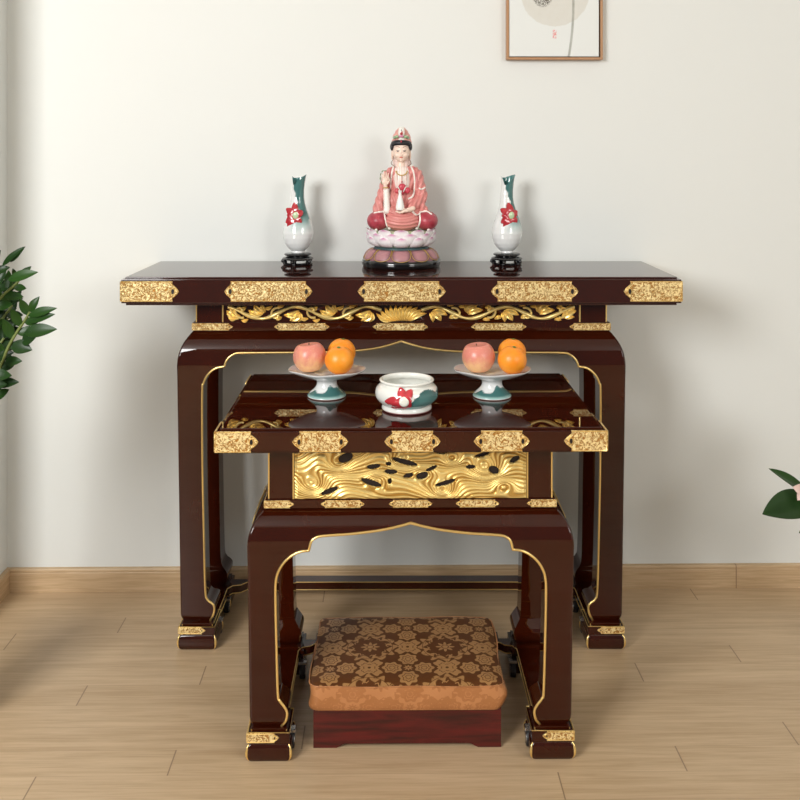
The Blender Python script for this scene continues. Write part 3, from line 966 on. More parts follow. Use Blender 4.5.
def make_stand():
    mb = MB()
    # three-tiered turned stand with five scroll feet
    prof = [(.020, .0385), (.036, .0385), (.0395, .0365), (.0405, .0335), (.038, .0310), (.033, .0295), (.0325, .0275), (.040, .0255), (.0455, .0225), (.0465, .0195), (.044, .0165), (.036, .0150), (.020, .0150)]
    mb.lathe(prof[::-1], 56)
    mb.lathe([(.030, .0), (.0425, .0), (.0445, .002), (.0445, .0045), (.042, .0065), (.030, .0065)], 56)
    for i in range(5):
        a = 2*PI*i/5 + PI/2 + .35
        ca, sa = math.cos(a), math.sin(a)
        mb.tube(curve_pts([(ca*.037, sa*.037, .016), (ca*.045, sa*.045, .0115), (ca*.036, sa*.036, .008), (ca*.0415, sa*.0415, .004)], 6), .0055, 8)
    o = mb.build('vase_stand', M['black_gloss'], None, smooth=50)
    return o
vase = make_vase(); stand = make_stand()
def copy_tree(o, parent=None):
    c = o.copy(); COL.objects.link(c); c.parent = parent
    for ch in list(o.children): copy_tree(ch, c)
    return c
vx = [(-.3035, 'left'), (.3165, 'right')]
for i, (x, side) in enumerate(vx):
    v = vase if i == 0 else copy_tree(vase)
    st = stand if i == 0 else stand.copy()
    if i: COL.objects.link(st)
    st.location = (x, 2.820, ZL + .0003); v.location = (x + .0008, 2.820, ZL + .0003)
    st.scale.z = .88; v.location.z -= .0008
    v.rotation_euler.z = math.radians(-5 if i == 0 else 19)
    v['label'] = 'white and teal porcelain vase with red flower, to the %s of the seated figurine' % side
    v['group'] = 'porcelain vases on the tall table'
    tag(st, 'black tiered stand under the vase to the %s of the figurine' % side, 'vase stand', 'vase stands on the tall table')

def make_bowl():
    root = thing('incense_bowl', 'round white porcelain bowl with red flower and teal leaf relief', 'bowl', (.0155, 2.200, ZS + .0003))
    prof = [(.030, .003), (.050, .0), (.0565, .001), (.0578, .006), (.0565, .012), (.0575, .015), (.0655, .0215), (.0715, .030), (.0730, .040), (.0705, .050), (.0640, .057), (.0575, .061),
            (.0590, .0640), (.0625, .0665), (.0632, .0690), (.0605, .0710), (.0565, .0700), (.0545, .0660), (.0560, .0600), (.0640, .052), (.0680, .040), (.0650, .026), (.050, .014), (.020, .012), (.001, .012)]
    fine = curve_pts([(a, 0, b) for a, b in prof], 4)
    prof = [(max(.0005, p.x), p.z) for p in fine]
    def pf(v):
        x, y, z = v
        r = math.hypot(x, y)
        if z < .0035 and r > .05: return (.30, .12, .12)
        if y < 0 and r > .0555 and .013 < z < .058:
            a = x; 
            # teal leaf sweeping up to the right, dark along its upper edge
            if -.036 < a < .0735:
                topz = interp([(-.036, .0165), (-.010, .019), (.006, .026), (.012, .034), (.017, .041), (.026, .045), (.030, .052), (.038, .0558), (.050, .0562), (.060, .052), (.066, .0475), (.071, .052), (.0735, .053)], a)
                botz = interp([(-.036, .0150), (.030, .0135), (.052, .0165), (.0735, .030)], a)
                if botz < z < topz:
                    e = (topz - z)/.010
                    return lerp3((.02, .10, .10), lerp3(TEAL, (.20, .42, .40), sm(.2, 1, (topz - z)/(topz - botz + .001))), sm(0, 1.2, e))
        return CREAM
    MB().lathe(prof, 160, capb=True, capt=True, paintfn=pf).build('body', M['porcelain'], root, smooth=70)
    fl = MB(); nrm = Vector((-.20, -1, .05)).normalized(); up = (Vector((0, 0, 1)) - nrm*nrm.z).normalized()
    c = Vector((-.0060, -.0725, .0360))
    for a, L_, W_ in ((1.90, .031, .0100), (1.0, .030, .0095), (3.25, .044, .0125), (3.75, .034, .0120), (4.5, .0210, .0125), (5.5, .020, .0100), (.2, .016, .010)):
        petal_patch(fl, c, a, L_, W_, nrm, up, .0030, (.62, .045, .06), 0.)
    # wrap the petals onto the belly
    nv = []
    for v in fl.v:
        x, y, z = v; R = interp([(.012, .0565), (.0215, .0655), (.030, .0715), (.040, .0730), (.050, .0705), (.057, .064)], z)
        off = (c - Vector(v)).dot(nrm)
        yy = -math.sqrt(max(1e-6, R*R - x*x)); k = (yy*1.0)
        sc = 1 + max(-.0008, -off)/R + .030
        nv.append((x*sc, yy*sc, z))
    fl.v = nv
    f = fl.build('flower', M['porcelain'], root, smooth=60)
    MB().ell((c.x*1.04, -.0745, c.z), (.0118, .0048, .0118), 3, paint=(.82, .82, .74)).build('flower_centre', M['porcelain'], f, smooth=180)
    return root
make_bowl()

def make_cake_stand(loc, label, rz):
    root = thing('fruit_stand', label, 'fruit stand', loc, rz, 'porcelain fruit stands on the low table')
    n = 96
    prof = [(.030, .0), (.0440, .0), (.0468, .0015), (.0466, .0045), (.0420, .0100), (.0330, .0175), (.0262, .026), (.0245, .034), (.0262, .0400), (.032, .0445)]
    prof = [(p.x, p.z) for p in curve_pts([(a, 0, b) for a, b in prof], 4)]
    def pf(v):
        x, y, z = v; a = math.atan2(y, x)
        if z < .0016: return (.42, .22, .18)
        lim = .0145 + .0038*math.sin(a*5 + 1) + .0018*math.sin(a*9) + .012*sm(.2, 1, math.cos(a + .75))*(1 if 'peach' else 0)
        if z < .0045: return lerp3(WHITE, LTEAL, sm(.0015, .0045, z))
        return lerp3(TEAL, WHITE, sm(lim - .0006, lim + .0006, z)) if z > .009 else lerp3(LTEAL, TEAL, sm(.0045, .010, z))
    MB().lathe(prof, n, paintfn=pf).build('pedestal', M['porcelain'], root, smooth=60)
    # leaf-shaped shallow dish
    vs = []; fs = []; cols = []
    pr = [(.012, .0425), (.034, .0440), (.058, .0500), (.076, .0570), (.0875, .0625), (.0910, .0655), (.0912, .0675), (.0885, .0672), (.076, .0635), (.058, .0590), (.034, .0565), (.003, .0560)]
    for r, z in pr:
        for j in range(n):
            a = 2*PI*j/n
            k = 1 + .030*math.cos(2*a) + .010*math.cos(7*a + .5)
            lift = (.0012*math.cos(2*a) + .0012*math.sin(5*a + 1))*(r/.09)**2
            p = (r*k*math.cos(a), r*k*math.sin(a)*(1 - .24*sm(.03, .075, r)), z + lift - .0012*sm(.03, .09, r)); vs.append(p)
            inn = (r, z) in pr[7:]
            edge = sm(.060, .085, r) if inn else 0
            red = edge*sm(.3, .8, math.cos(a*2 + .4)*.5 + .5)
            cols.append(lerp3(WHITE, (.62, .22, .17), red*.4))
    for i in range(len(pr) - 1):
        for j in range(n): fs.append((i*n + j, i*n + (j + 1) % n, (i + 1)*n + (j + 1) % n, (i + 1)*n + j))
    fs.append(tuple(range(n))[::-1]); fs.append(tuple((len(pr) - 1)*n + j for j in range(n)))
    MB().add(vs, fs, paint=cols).build('dish', M['porcelain'], root, smooth=60)
    return root
FS = [(-.1785, 2.318), (.2245, 2.318)]
for (x, y), side, rz in zip(FS, ('left', 'right'), (.0, .0)):
    make_cake_stand((x, y, ZS + .0003), 'white footed porcelain dish on the low table, %s of the round bowl' % side, rz)

def make_apple():
    root = thing('apple', 'x', 'apple')
    R = .0397; prof = []
    for i in range(33):
        t = PI*i/32
        r = R*1.02*math.sin(t)**.92; z = -R*1.0*math.cos(t)
        if t > PI*.72: z -= .0115*sm(PI*.74, PI, t)
        if t < PI*.22: z += .0060*(1 - sm(0, PI*.22, t))
        prof.append((max(r, .0004), z))
    mb = MB().lathe(prof, 56)
    nv = []
    for x, y, z in mb.v:
        a = math.atan2(y, x); k = 1 + .014*math.cos(5*a)*(.3 + .7*sm(-.02, -.035, z)) + .012*math.sin(a + .5) - .05*sm(0, -.035, z)
        nv.append((x*k, y*k, z))
    mb.v = nv
    zmin = min(v[2] for v in nv)
    mb.build('flesh', M['apple'], root, smooth=180, loc=(0, 0, -zmin))
    MB().tube([(0, 0, .018), (.001, 0, .028), (.003, .001, .036)], [.0012, .0010, .0014], 6).build('stalk', M['stembrown'], root, loc=(0, 0, -zmin - .003))
    return root
def make_orange():
    root = thing('orange', 'x', 'orange')
    R = .0350
    mb = MB(); bm = bmesh.new(); bmesh.ops.create_uvsphere(bm, u_segments=56, v_segments=36, radius=R)
    for v in bm.verts:
        t = v.co.z/R; v.co.z *= .97
        if t > .93: v.co.z -= .0022*sm(.93, 1, t)
        if t < -.95: v.co.z += .0015
    mb.bm(bm).build('peel', M['orange'], root, smooth=180, loc=(0, 0, R*.955))
    cx = MB()
    for i in range(5):
        a = i*2*PI/5; cx.ell((math.cos(a)*.0022, math.sin(a)*.0022, 0), (.0024, .0024, .0011), 2)
    cx.ell((0, 0, .0006), (.0018, .0018, .0013), 2)
    cx.build('calyx', M['stemgreen'], root, smooth=180, loc=(0, 0, R*1.925 - .0008 - R*.018))
    return root
apple0 = make_apple(); orange0 = make_orange()
dz = ZS + .0003 + .0600
SPOT = [((-.2165, 2.3210), (-.1452, 2.2950), (-.1500, 2.3670)), ((.1955, 2.3210), (.2656, 2.2950), (.2750, 2.3670))]
for i, (pa, pf_, pr_) in enumerate(SPOT):
    side = ('left', 'right')[i]
    a = apple0 if i == 0 else copy_tree(apple0)
    a.location = (*pa, dz + .001); a.rotation_euler = (math.radians(-5), math.radians(4 if i else -5), i*2.1 + .6)
    a['label'] = 'pale pink apple on the %s footed dish' % side; a['group'] = 'apples on the footed dishes'
    for k in range(2):
        o = orange0 if (i == 0 and k == 0) else copy_tree(orange0)
        if k == 0:
            o.location = (*pf_, dz + .0012); o.rotation_euler = (math.radians(10), math.radians(-5), .3 + i)
            o['label'] = 'front orange of the pair on the %s footed dish' % side
        else:
            o.location = (*pr_, dz + .003); o.rotation_euler = (math.radians(9), math.radians(3), 1.9)
            o['label'] = 'rear orange, mostly hidden behind the front one on the %s dish' % side
        o['group'] = 'oranges on the footed dishes'

# ------------------------------------------------------------------ seated figurine
U = .000661
def fp(cx, cy, y=0): return ((cx - 270)*U, y*U, (710 - cy)*U)
PINK, DPINK, CRIM, SKIN, IV = (.66,.245,.215), (.52,.13,.13), (.40,.040,.065), (.86,.66,.55), (.86,.82,.76)
GOLDC = (.50,.30,.07)
def figurine():
    root = thing('goddess_figurine', 'seated porcelain goddess figurine in pink robes on a lotus pedestal', 'figurine', (.0035, 2.790, ZL + .0003))
    root.scale = (1, 1, 1)
    # base disc
    prof = [(.108, 0), (.1125, .001), (.1150, .006), (.1158, .013), (.1150, .018), (.1115, .0215), (.106, .0235), (.06, .024)]
    base = MB().lathe(prof, 96).build('base', M['black_gloss'], root, smooth=40)
    MB().lathe([(.105, .024), (.1085, .029), (.106, .036), (.097, .047), (.088, .0560), (.078, .0585), (.04, .0585)], 80, paint=(.10, .045, .055)).build('petal_ground', M['paint'], base, smooth=60)
    def petal(mb, ang, pts, W, bulge, colfn, th=.0022, nu=9, point=1., edge=None):
        """pts: (radius,z) along the petal from root to tip"""
        P_ = [(p.x, p.z) for p in curve_pts([(a, 0, b) for a, b in pts], 5)]
        n = len(P_) - 1; vs = []; cols = []; fs = []
        for i, (r, z) in enumerate(P_):
            t = i/n
            w_ = W*(math.sin(PI*min(.5, t*.55 + .18))*(1 if t < .62 else math.sqrt(max(0, 1 - ((t - .62)/.385)**2)))) + .0003
            for j in range(nu):
                u = -1 + 2*j/(nu - 1)
                rr = r + bulge*(1 - u*u)*math.sin(PI*min(1, t*.85 + .1))
                a = ang + u*w_/max(r, .02)
                vs.append((rr*math.cos(a), rr*math.sin(a), z - (.0 if point == 0 else 0)*abs(u))); cols.append(colfn(t, u))
        for i in range(n):
            for j in range(nu - 1): k = i*nu + j; fs.append((k, k + 1, k + nu + 1, k + nu))
        m = len(vs); vs += [(v[0]*.975, v[1]*.975, v[2] - .0006) for v in vs]; cols += cols
        fs += [tuple(i + m for i in f)[::-1] for f in fs]
        ring = [i*nu for i in range(n + 1)] + [n*nu + j for j in range(1, nu)] + [i*nu + nu - 1 for i in range(n - 1, -1, -1)] + list(range(nu - 2, 0, -1))
        for a, b in zip(ring, ring[1:] + ring[:1]): fs.append((a, b, b + m, a + m))
        mb.add(vs, fs, paint=cols)
        if edge is not None:
            seq = [i*nu for i in range(3, n + 1)] + [n*nu + j for j in range(1, nu)] + [i*nu + nu - 1 for i in range(n - 1, 2, -1)]
            edge.tube([vs[i] for i in seq], .0010, 5, paint=GOLDC)
    # drooping lower petals: mauve with a gilt edge
    low = MB(); ed = MB()
    N = 11
    for k in range(N):
        a = -PI/2 + 2*PI*k/N
        petal(low, a, [(.076, .0600), (.088, .0590), (.099, .0500), (.107, .0385), (.1125, .0300)], .0265, .0050,
              lambda t, u: lerp3((.10, .035, .05), (.43, .20, .215), sm(.98, .60, abs(u))*sm(.05, .35, t)*sm(1.02, .80, t)), edge=ed)
        petal(low, a + PI/N, [(.076, .0570), (.090, .0540), (.100, .0450), (.108, .0350), (.1120, .0285)], .018, .001,
              lambda t, u: lerp3((.12, .05, .06), (.20, .08, .10), sm(1., .3, abs(u))))
    lo = low.build('lower_petals', M['paint'], root, smooth=60); ed.build('gilt_edges', M['paint'], lo, smooth=80)
    MB().lathe([(.060, .0570), (.077, .0575), (.0795, .0600), (.0795, .0640), (.076, .0665), (.06, .067)], 72, paint=(.055, .105, .11)).build('teal_collar', M['paint'], root, smooth=40)
    MB().lathe([(.055, .063), (.074, .066), (.088, .078), (.0935, .093), (.0935, .108), (.088, .1125), (.02, .1125)], 72, paint=(.46, .56, .36)).build('lotus_core', M['paint'], root, smooth=60)
    up = MB()
    def lc(t, u):
        tip = sm(.62, .97, t)*sm(1., .1, abs(u)*.9)
        return lerp3((.88, .83, .84), (.60, .10, .36), tip*.85)
    for tier, (pts, W, nn, off) in enumerate((
            ([(.068, .066), (.084, .070), (.094, .079), (.0985, .090), (.1015, .0965)], .022, 12, 0.),
            ([(.074, .070), (.090, .078), (.0965, .090), (.0995, .101), (.103, .1085)], .022, 12, .5),
            ([(.080, .080), (.0925, .092), (.0955, .104), (.0985, .1140), (.1025, .1195)], .021, 12, 0.))):
        for k in range(nn):
            petal(up, -PI/2 + 2*PI*(k + off)/nn, pts, W, .0055 - .001*tier, lc)
    up.build('lotus_petals', M['paint'], root, smooth=60)
    # knees and lap
    mb = MB()
    mb.ell(fp(168, 497, -18), (50*U, 62*U, 43*U), 3); mb.ell(fp(383, 497, -18), (50*U, 62*U, 43*U), 3)
    mb.ell(fp(276, 505, 0), (105*U, 80*U, 34*U), 3)
    def kc(p): return lerp3((.46, .060, .085), (.36, .032, .055), .5 + .5*math.sin(p.x*200 + p.z*160))
    kn = finish('knees', blob(mb, .0016, kc, 4), M['paint'], root, 180)
    # robe
    mb = MB()
    mb.ell(fp(273, 325, 6), (62*U, 40*U, 68*U)); mb.ell(fp(274, 410, 2), (76*U, 50*U, 62*U))
    mb.cap(fp(228, 285, 4), fp(322, 285, 4), 27*U, 30*U)
    mb.cap(fp(212, 296, 2), fp(180, 400, -16), 25*U, 24*U); mb.cap(fp(181, 385, -14), fp(168, 450, -20), 20*U, 27*U)
    mb.cap(fp(340, 296, 4), fp(358, 385, 0), 28*U, 30*U); mb.cap(fp(358, 400, -6), fp(318, 436, -52), 29*U, 20*U)
    mb.cap(fp(352, 425, -24), fp(385, 462, -20), 22*U, 14*U)
    mb.ell(fp(274, 497, -34), (82*U, 56*U, 44*U)); mb.ell(fp(274, 455, -20), (88*U, 50*U, 30*U))
    def rc(p):
        cx, cy = p.x/U + 270, 710 - p.z/U
        f = .5 + .5*math.sin((cx + (cy - 300)*.35*(1 if cx > 270 else -1))*.30)
        if cy > 455 and abs(cx - 274) < 88: f = .5 + .5*math.sin(math.hypot((cx - 274)*.8, cy - 380)*.42)
        return lerp3((.70, .27, .245), (.55, .155, .15), f*.45)
    me = blob(mb, .0014, None, 4)
    # engraved folds along the same lines as the paint
    me.update()
    normals = [tuple(v.normal) for v in me.vertices]
    for v, nv_ in zip(me.vertices, normals):
        cx, cy = v.co.x/U + 270, 710 - v.co.z/U
        if cy > 455 and abs(cx - 274) < 88: f = math.sin(math.hypot((cx - 274)*.8, cy - 380)*.42)
        else: f = math.sin((cx + (cy - 300)*.35*(1 if cx > 270 else -1))*.30)
        v.co -= Vector(nv_)*f*.0011
    me.attributes['paint'].data.foreach_set('color', [q for v in me.vertices for q in (*rc(v.co), 1)])
    me.update()
    robe = finish('robe', me, M['paint'], root, 180)
    tree = BVHTree.FromPolygons([tuple(v.co) for v in me.vertices], [tuple(p.vertices) for p in me.polygons])
    tk = BVHTree.FromPolygons([tuple(v.co) for v in kn.data.vertices], [tuple(p.vertices) for p in kn.data.polygons])
    def on(cx, cy, off=0):
        x, _, z = fp(cx, cy); best = .0
        for T in (tree, tk):
            h = T.ray_cast(Vector((x, -.3, z)), Vector((0, 1, 0)))
            if h[0] is not None: best = min(best, h[0].y)
        return (x, best - off, z)
    def strip(pts, r, col, par=None, nm='white_trim', flat=.6):
        P_ = curve_pts([(a, 0, b) for a, b in pts], 8)
        return MB().tube([on(p.x, p.z, .0004) for p in P_], r*U, 8, flat=flat, paint=col).build(nm, M['paint'], par or robe, smooth=80)
    strip([(238, 250), (228, 290), (222, 350), (214, 410), (196, 452), (203, 500), (218, 540)], 4.2, IV)
    strip([(312, 252), (326, 290), (330, 340), (322, 385), (300, 400)], 4.2, IV)
    strip([(196, 455), (172, 458), (150, 462)], 4.5, IV); strip([(352, 458), (380, 455), (404, 468)], 4.5, IV)
    strip([(352, 462), (352, 500), (338, 534)], 4.5, IV); strip([(218, 540), (275, 546), (338, 538)], 3.5, IV)
    strip([(318, 452), (336, 470), (354, 462)], 5, IV); strip([(376, 350), (360, 358), (348, 352)], 3.5, IV)
    strip([(228, 262), (216, 300), (216, 350)], 4.5, (.56, .17, .17), nm='lapel_fold'); strip([(322, 262), (338, 300), (342, 350)], 4.5, (.56, .17, .17), nm='lapel_fold')
    # chest panel and white sleeve lining
    mb = MB(); mb.ell(fp(273, 318, -14), (40*U, 27*U, 58*U)); mb.ell(fp(273, 280, -8), (38*U, 24*U, 26*U))
    finish('inner_garment', blob(mb, .0016, lambda p: lerp3(IV, (.80,.52,.46), .35 + .35*math.sin(p.x*900))), M['paint'], root, 180)
    mb = MB(); mb.cap(fp(203, 362, -34), fp(208, 450, -44), 13*U, 17*U)
    finish('sleeve_lining', blob(mb, .0014, IV), M['paint'], root, 180)
    # neck, head, ears, face
    mb = MB(); mb.cap(fp(270, 272, 0), fp(270, 226, 2), 22*U, 17*U)
    mb.ell(fp(270, 190, 0), (38*U, 40*U, 49*U)); mb.ell(fp(270, 208, -6), (34*U, 33*U, 27*U)); mb.ell(fp(270, 222, -8), (25*U, 28*U, 17*U))
    mb.ell(fp(270, 200, -37), (4.5*U, 6*U, 13*U), 2); mb.ell(fp(270, 208, -39), (6.5*U, 5*U, 5*U), 2)
    mb.ell(fp(253, 206, -18), (15*U, 17*U, 18*U), 2); mb.ell(fp(287, 206, -18), (15*U, 17*U, 18*U), 2)
    mb.ell(fp(270, 231, -26), (9*U, 8*U, 7*U), 2)
    for s in (-1, 1): mb.ell(fp(270 + s*40, 205, 6), (5*U, 9*U, 26*U), 2)
    head = finish('head', blob(mb, .0008, lambda p: SKIN, 2), M['paint'], root, 180)
    th = BVHTree.FromPolygons([tuple(v.co) for v in head.data.vertices], [tuple(p.vertices) for p in head.data.polygons])
    def face(cx, cy, off=.0003):
        x, _, z = fp(cx, cy); h = th.ray_cast(Vector((x, -.3, z)), Vector((0, 1, 0))); return (x, h[0].y - off, z)
    ft = MB()
    for s in (-1, 1):
        ft.tube([face(270 + s*(8 + 13*t), 187 + 2.2*math.sin(PI*t)) for t in (0, .2, .4, .6, .8, 1)], [.0008, .0014, .0018, .0018, .0013, .0007], 6, paint=(.06, .05, .05))
        ft.tube([face(270 + s*(7 + 18*t), 174 - 5*math.sin(PI*t*.8)) for t in (0, .25, .5, .75, 1)], .0007, 6, paint=(.22, .14, .11))
    ft.tube([face(270 + a, 218 - (1.2 if abs(a) in (3, ) else 0)) for a in (-8, -5, -3, 0, 3, 5, 8)], [.0006, .0014, .0019, .0020, .0019, .0014, .0006], 6, paint=(.66, .18, .13))
    ft.build('facial_features', M['paint'], head, smooth=80)
    # hair, hood, veil
    mb = MB(); mb.ell(fp(270, 154, 3), (46*U, 43*U, 19*U)); mb.ell(fp(229, 170, 4), (9*U, 22*U, 18*U)); mb.ell(fp(311, 170, 4), (9*U, 22*U, 18*U)); mb.ell(fp(270, 185, 22), (42*U, 28*U, 45*U))
    finish('hair', blob(mb, .0010, (.012, .013, .018), 2), M['paint'], root, 180)
    mb = MB(); mb.ell(fp(272, 150, 14), (46*U, 40*U, 30*U)); mb.ell(fp(272, 130, 10), (41*U, 37*U, 32*U)); mb.ell(fp(272, 112, 8), (31*U, 29*U, 26*U)); mb.ell(fp(272, 97, 8), (20*U, 20*U, 17*U)); mb.cap(fp(272, 190, 32), fp(272, 270, 30), 40*U, 44*U)
    def hc(p):
        cx, cy = p.x/U + 270, 710 - p.z/U
        return lerp3((.72, .34, .30), IV, sm(16, 9, abs(cx - 271)) if cy < 150 else .55)
    finish('hood', blob(mb, .0012, hc, 3), M['paint'], root, 180)
    cr = MB()
    cr.ell(fp(271, 108, -29), (15*U, 9*U, 20*U), 3, paint=IV)
    cr.ell(fp(271, 113, -37), (7*U, 5*U, 6*U), 2, paint=(.40, .03, .03)); cr.ell(fp(273, 106, -36), (4*U, 4*U, 5*U), 2, paint=(.40, .03, .03))
    cr.ell(fp(271, 98, -35), (3.5*U, 3*U, 4*U), 2, paint=(.12, .16, .20))
    cr.ell(fp(270, 124, -38), (12*U, 6*U, 5*U), 2, paint=(.70, .25, .42))
    for s in (-1, 1):
        cr.ell(fp(270 + s*20, 126, -33), (10*U, 6*U, 7*U), 2, paint=(.30, .45, .26)); cr.ell(fp(270 + s*31, 130, -24), (6*U, 6*U, 7*U), 2, paint=(.34, .48, .32))
    cr.ell(fp(270, 147, -46), (3.5*U, 3*U, 5*U), 2, paint=(.50, .02, .05))
    cr.build('crown_ornament', M['paint'], root, smooth=180)
    # earrings strands / ribbons
    rb = MB()
    for s in (-1, 1):
        rb.tube(curve_pts([fp(270 + s*38, 228, -6), fp(270 + s*44, 245, -14), fp(270 + s*30, 256, -26)], 6), .0011, 6, paint=(.22, .14, .10))
    nk = MB()
    nk.tube([(math.cos(a)*25*U + 2*U, -(28 + 7*math.sin(-a))*U - .004, (710 - 276)*U + math.sin(a)*20*U) for a in [PI + i*PI/16 for i in range(17)]], .0016, 7, paint=(.52, .33, .07))
    nk.tube([fp(273, 298, -44), fp(273, 322, -46)], .0007, 6, paint=(.50, .12, .10)); nk.ell(fp(273, 325, -46), (3.*U, 3*U, 5*U), 2, paint=(.55, .05, .08))
    for s in (-1, 1): nk.tube([fp(273 + s*22, 292, -38), fp(273 + s*20, 318, -42)], .0006, 6, paint=(.60, .30, .24))
    nk.build('necklace', M['paint'], root, smooth=80); rb.build('ribbon', M['paint'], head, smooth=80)
    # raised hand, palm outward
    mb = MB()
    mb.cap(fp(203, 368, -36), fp(200, 340, -40), 9*U, 9*U)
    mb.ell(fp(199, 325, -42), (14*U, 7*U, 17*U))
    for dx, L_, tilt in ((-10, 24, -2), (-3.5, 30, -1), (3.5, 31, 1), (10, 26, 3)):
        mb.cap(fp(199 + dx, 314, -42), fp(199 + dx + tilt, 314 - L_*.55, -44), 3.9*U, 3.5*U, 5); mb.cap(fp(199 + dx + tilt, 314 - L_*.55, -44), fp(199 + dx + tilt*1.5, 314 - L_, -40), 3.5*U, 2.8*U, 5)
    mb.cap(fp(210, 332, -44), fp(218, 318, -50), 4.6*U, 4*U, 5); mb.cap(fp(218, 318, -50), fp(214, 303, -54), 4*U, 3*U, 5)
    finish('raised_hand', blob(mb, .0007, SKIN, 1), M['paint'], root, 180)
    br = MB(); br.tube([(fp(201, 350)[0] + math.cos(a)*12*U, -38*U + math.sin(a)*12*U, fp(0, 350)[2] + .0006*math.cos(a)) for a in [i*PI/8 for i in range(16)]], .0014, 6, closed=True, paint=(.55, .36, .10))
    br.build('bracelet', M['paint'], root, smooth=80)
    MB().tube(curve_pts([fp(186, 336, -30), fp(178, 312, -34), fp(180, 290, -38), fp(190, 276, -40), (fp(205, 276, -36))], 8), [.0013 + .0009*math.sin(i*.9) for i in range(33)], 7, paint=(.30, .36, .22)).build('willow_sprig', M['paint'], root, smooth=80)
    # lower hand, bottle and red blossom
    mb = MB(); mb.cap(fp(322, 440, -66), fp(300, 447, -76), 11*U, 11*U); mb.ell(fp(288, 450, -82), (18*U, 14*U, 8*U))
    for k, (dx, dyy, L_) in enumerate(((0, -4, 30), (2, -9, 34), (4, -14, 31), (8, -19, 26))):
        mb.cap(fp(280 - dx*.2, 452 + k, -80 + dyy*.6), fp(280 - L_*.6, 455 + k, -84 + dyy*.5), 3.9*U, 3.6*U, 5)
        mb.cap(fp(280 - L_*.6, 455 + k, -84 + dyy*.5), fp(280 - L_, 451 + k, -83 + dyy*.5), 3.6*U, 2.9*U, 5)
    mb.cap(fp(296, 446, -88), fp(280, 440, -95), 4.5*U, 3.2*U, 6)
    finish('resting_hand', blob(mb, .0007, SKIN, 1), M['paint'], root, 180)
    bp = [(8, 0), (17, 1), (19, 8), (18.5, 18), (15, 34), (11, 50), (7.5, 64), (6, 74), (7.5, 81), (9.5, 85), (7, 86)]
    c = fp(265, 447, -84)
    MB().lathe([(a*U, b*U) for a, b in bp], 28, c=c, paint=(.88, .88, .85)).build('holy_bottle', M['paint'], root, smooth=60)
    mb = MB()
    mb.ell(fp(274, 348, -50), (17*U, 9*U, 17*U), 3, paint=(.55, .05, .08)); mb.ell(fp(252, 364, -52), (11*U, 7*U, 12*U), 3, paint=(.60, .08, .10)); mb.ell(fp(297, 362, -52), (13*U, 7*U, 14*U), 3, paint=(.55, .05, .08))
    mb.ell(fp(273, 372, -50), (14*U, 7*U, 9*U), 3, paint=(.55, .05, .08))
    for s in (-1, 1): mb.tube(curve_pts([fp(273 + s*6, 368, -60), fp(273 + s*14, 352, -60), fp(273 + s*19, 345, -58)], 5), .0015, 6, paint=IV)
    mb.build('red_blossom', M['paint'], root, smooth=180)
    # small white hem points on the lotus seat
    hm = MB()
    for cx, cy in ((218, 530), (338, 530), (160, 536), (390, 536)):
        p = on(cx, cy - 4, .001); hm.ell((p[0], p[1] - .002, p[2] - .002), (7*U, 5*U, 6*U), 2, paint=IV)
    hm.build('hem_points', M['paint'], root, smooth=180)
    for ch in list(root.children):
        if ch.name.split('.')[0] != 'base': ch.location.z -= .0085
    for ch in base.children: ch.location.z -= .0085
    return root
figurine()

# ------------------------------------------------------------------ framed print
k = WD/950
pw, ph = 95.7*k, .42
xc = (553.6 - 400)*k
fr = thing('framed_print', 'framed lotus ink print in pale wood frame hanging on the wall', 'framed picture')
yy = WD + xc*math.sin(YAW)
fr.location = (xc - 0.0, yy - .001, CAMH + (154 - 60.2)*k); fr.rotation_euler = (0, 0, YAW)
b, dpt = .0070, .026
mb = MB()
mb.box(-pw/2, -pw/2 + b, -dpt, 0, 0, ph, .0006); mb.box(pw/2 - b, pw/2, -dpt, 0, 0, ph, .0006)
mb.box(-pw/2 + b, pw/2 - b, -dpt, 0, 0, b, .0006); mb.box(-pw/2 + b, pw/2 - b, -dpt, 0, ph - b, ph, .0006)
mb.build('frame', M['frame'], fr, smooth=None)
MB().box(-pw/2 + b, pw/2 - b, -.014, -.002, b, ph - b).build('liner', M['liner'], fr, smooth=None)
MB().box(-pw/2 + b + .0012, pw/2 - b - .0048, -.0225, -.012, b + .003, ph - b - .003).build('print', M['print'], fr, smooth=None)

# ------------------------------------------------------------------ plants
def leaf_mesh(mb, base, tip, W, up=Vector((0, 0, 1)), droop=.15, fold=.25, tint=.5, n=9, belly=.45):
    base, tip = Vector(base), Vector(tip); ax = tip - base; L_ = ax.length; d = ax.normalized()
    sd = d.cross(up)
    sd = sd.normalized() if sd.length > 1e-4 else Vector((1, 0, 0))
    nn = sd.cross(d).normalized(); vs = []; fs = []; ts = []
    for i in range(n + 1):
        t = i/n
        w_ = W*(math.sin(PI*t**(math.log(.5)/math.log(belly)))**.85 if 0 < t < 1 else .02)
        cen = base + d*L_*t + nn*(droop*L_*(math.sin(PI*t)*.6) )
        for j in (-1, -.5, 0, .5, 1):
            vs.append((cen + sd*w_*j + nn*(abs(j)*w_*fold))[:]); ts.append(tint - .12*(1 if j == 0 else 0))
    for i in range(n):
        for j in range(4): fs.append((i*5 + j, i*5 + j + 1, i*5 + j + 6, i*5 + j + 5))
    m = len(vs); vs += [(Vector(v) - nn*.0012)[:] for v in vs]; ts += ts[:]
    fs += [tuple(i + m for i in f)[::-1] for f in fs]
    ring = [i*5 for i in range(n + 1)] + [n*5 + j for j in range(1, 5)] + [i*5 + 4 for i in range(n - 1, -1, -1)] + [3, 2, 1]
    for a, b in zip(ring, ring[1:] + ring[:1]): fs.append((a, b, b + m, a + m))
    mb.add(vs, fs, tint=ts)
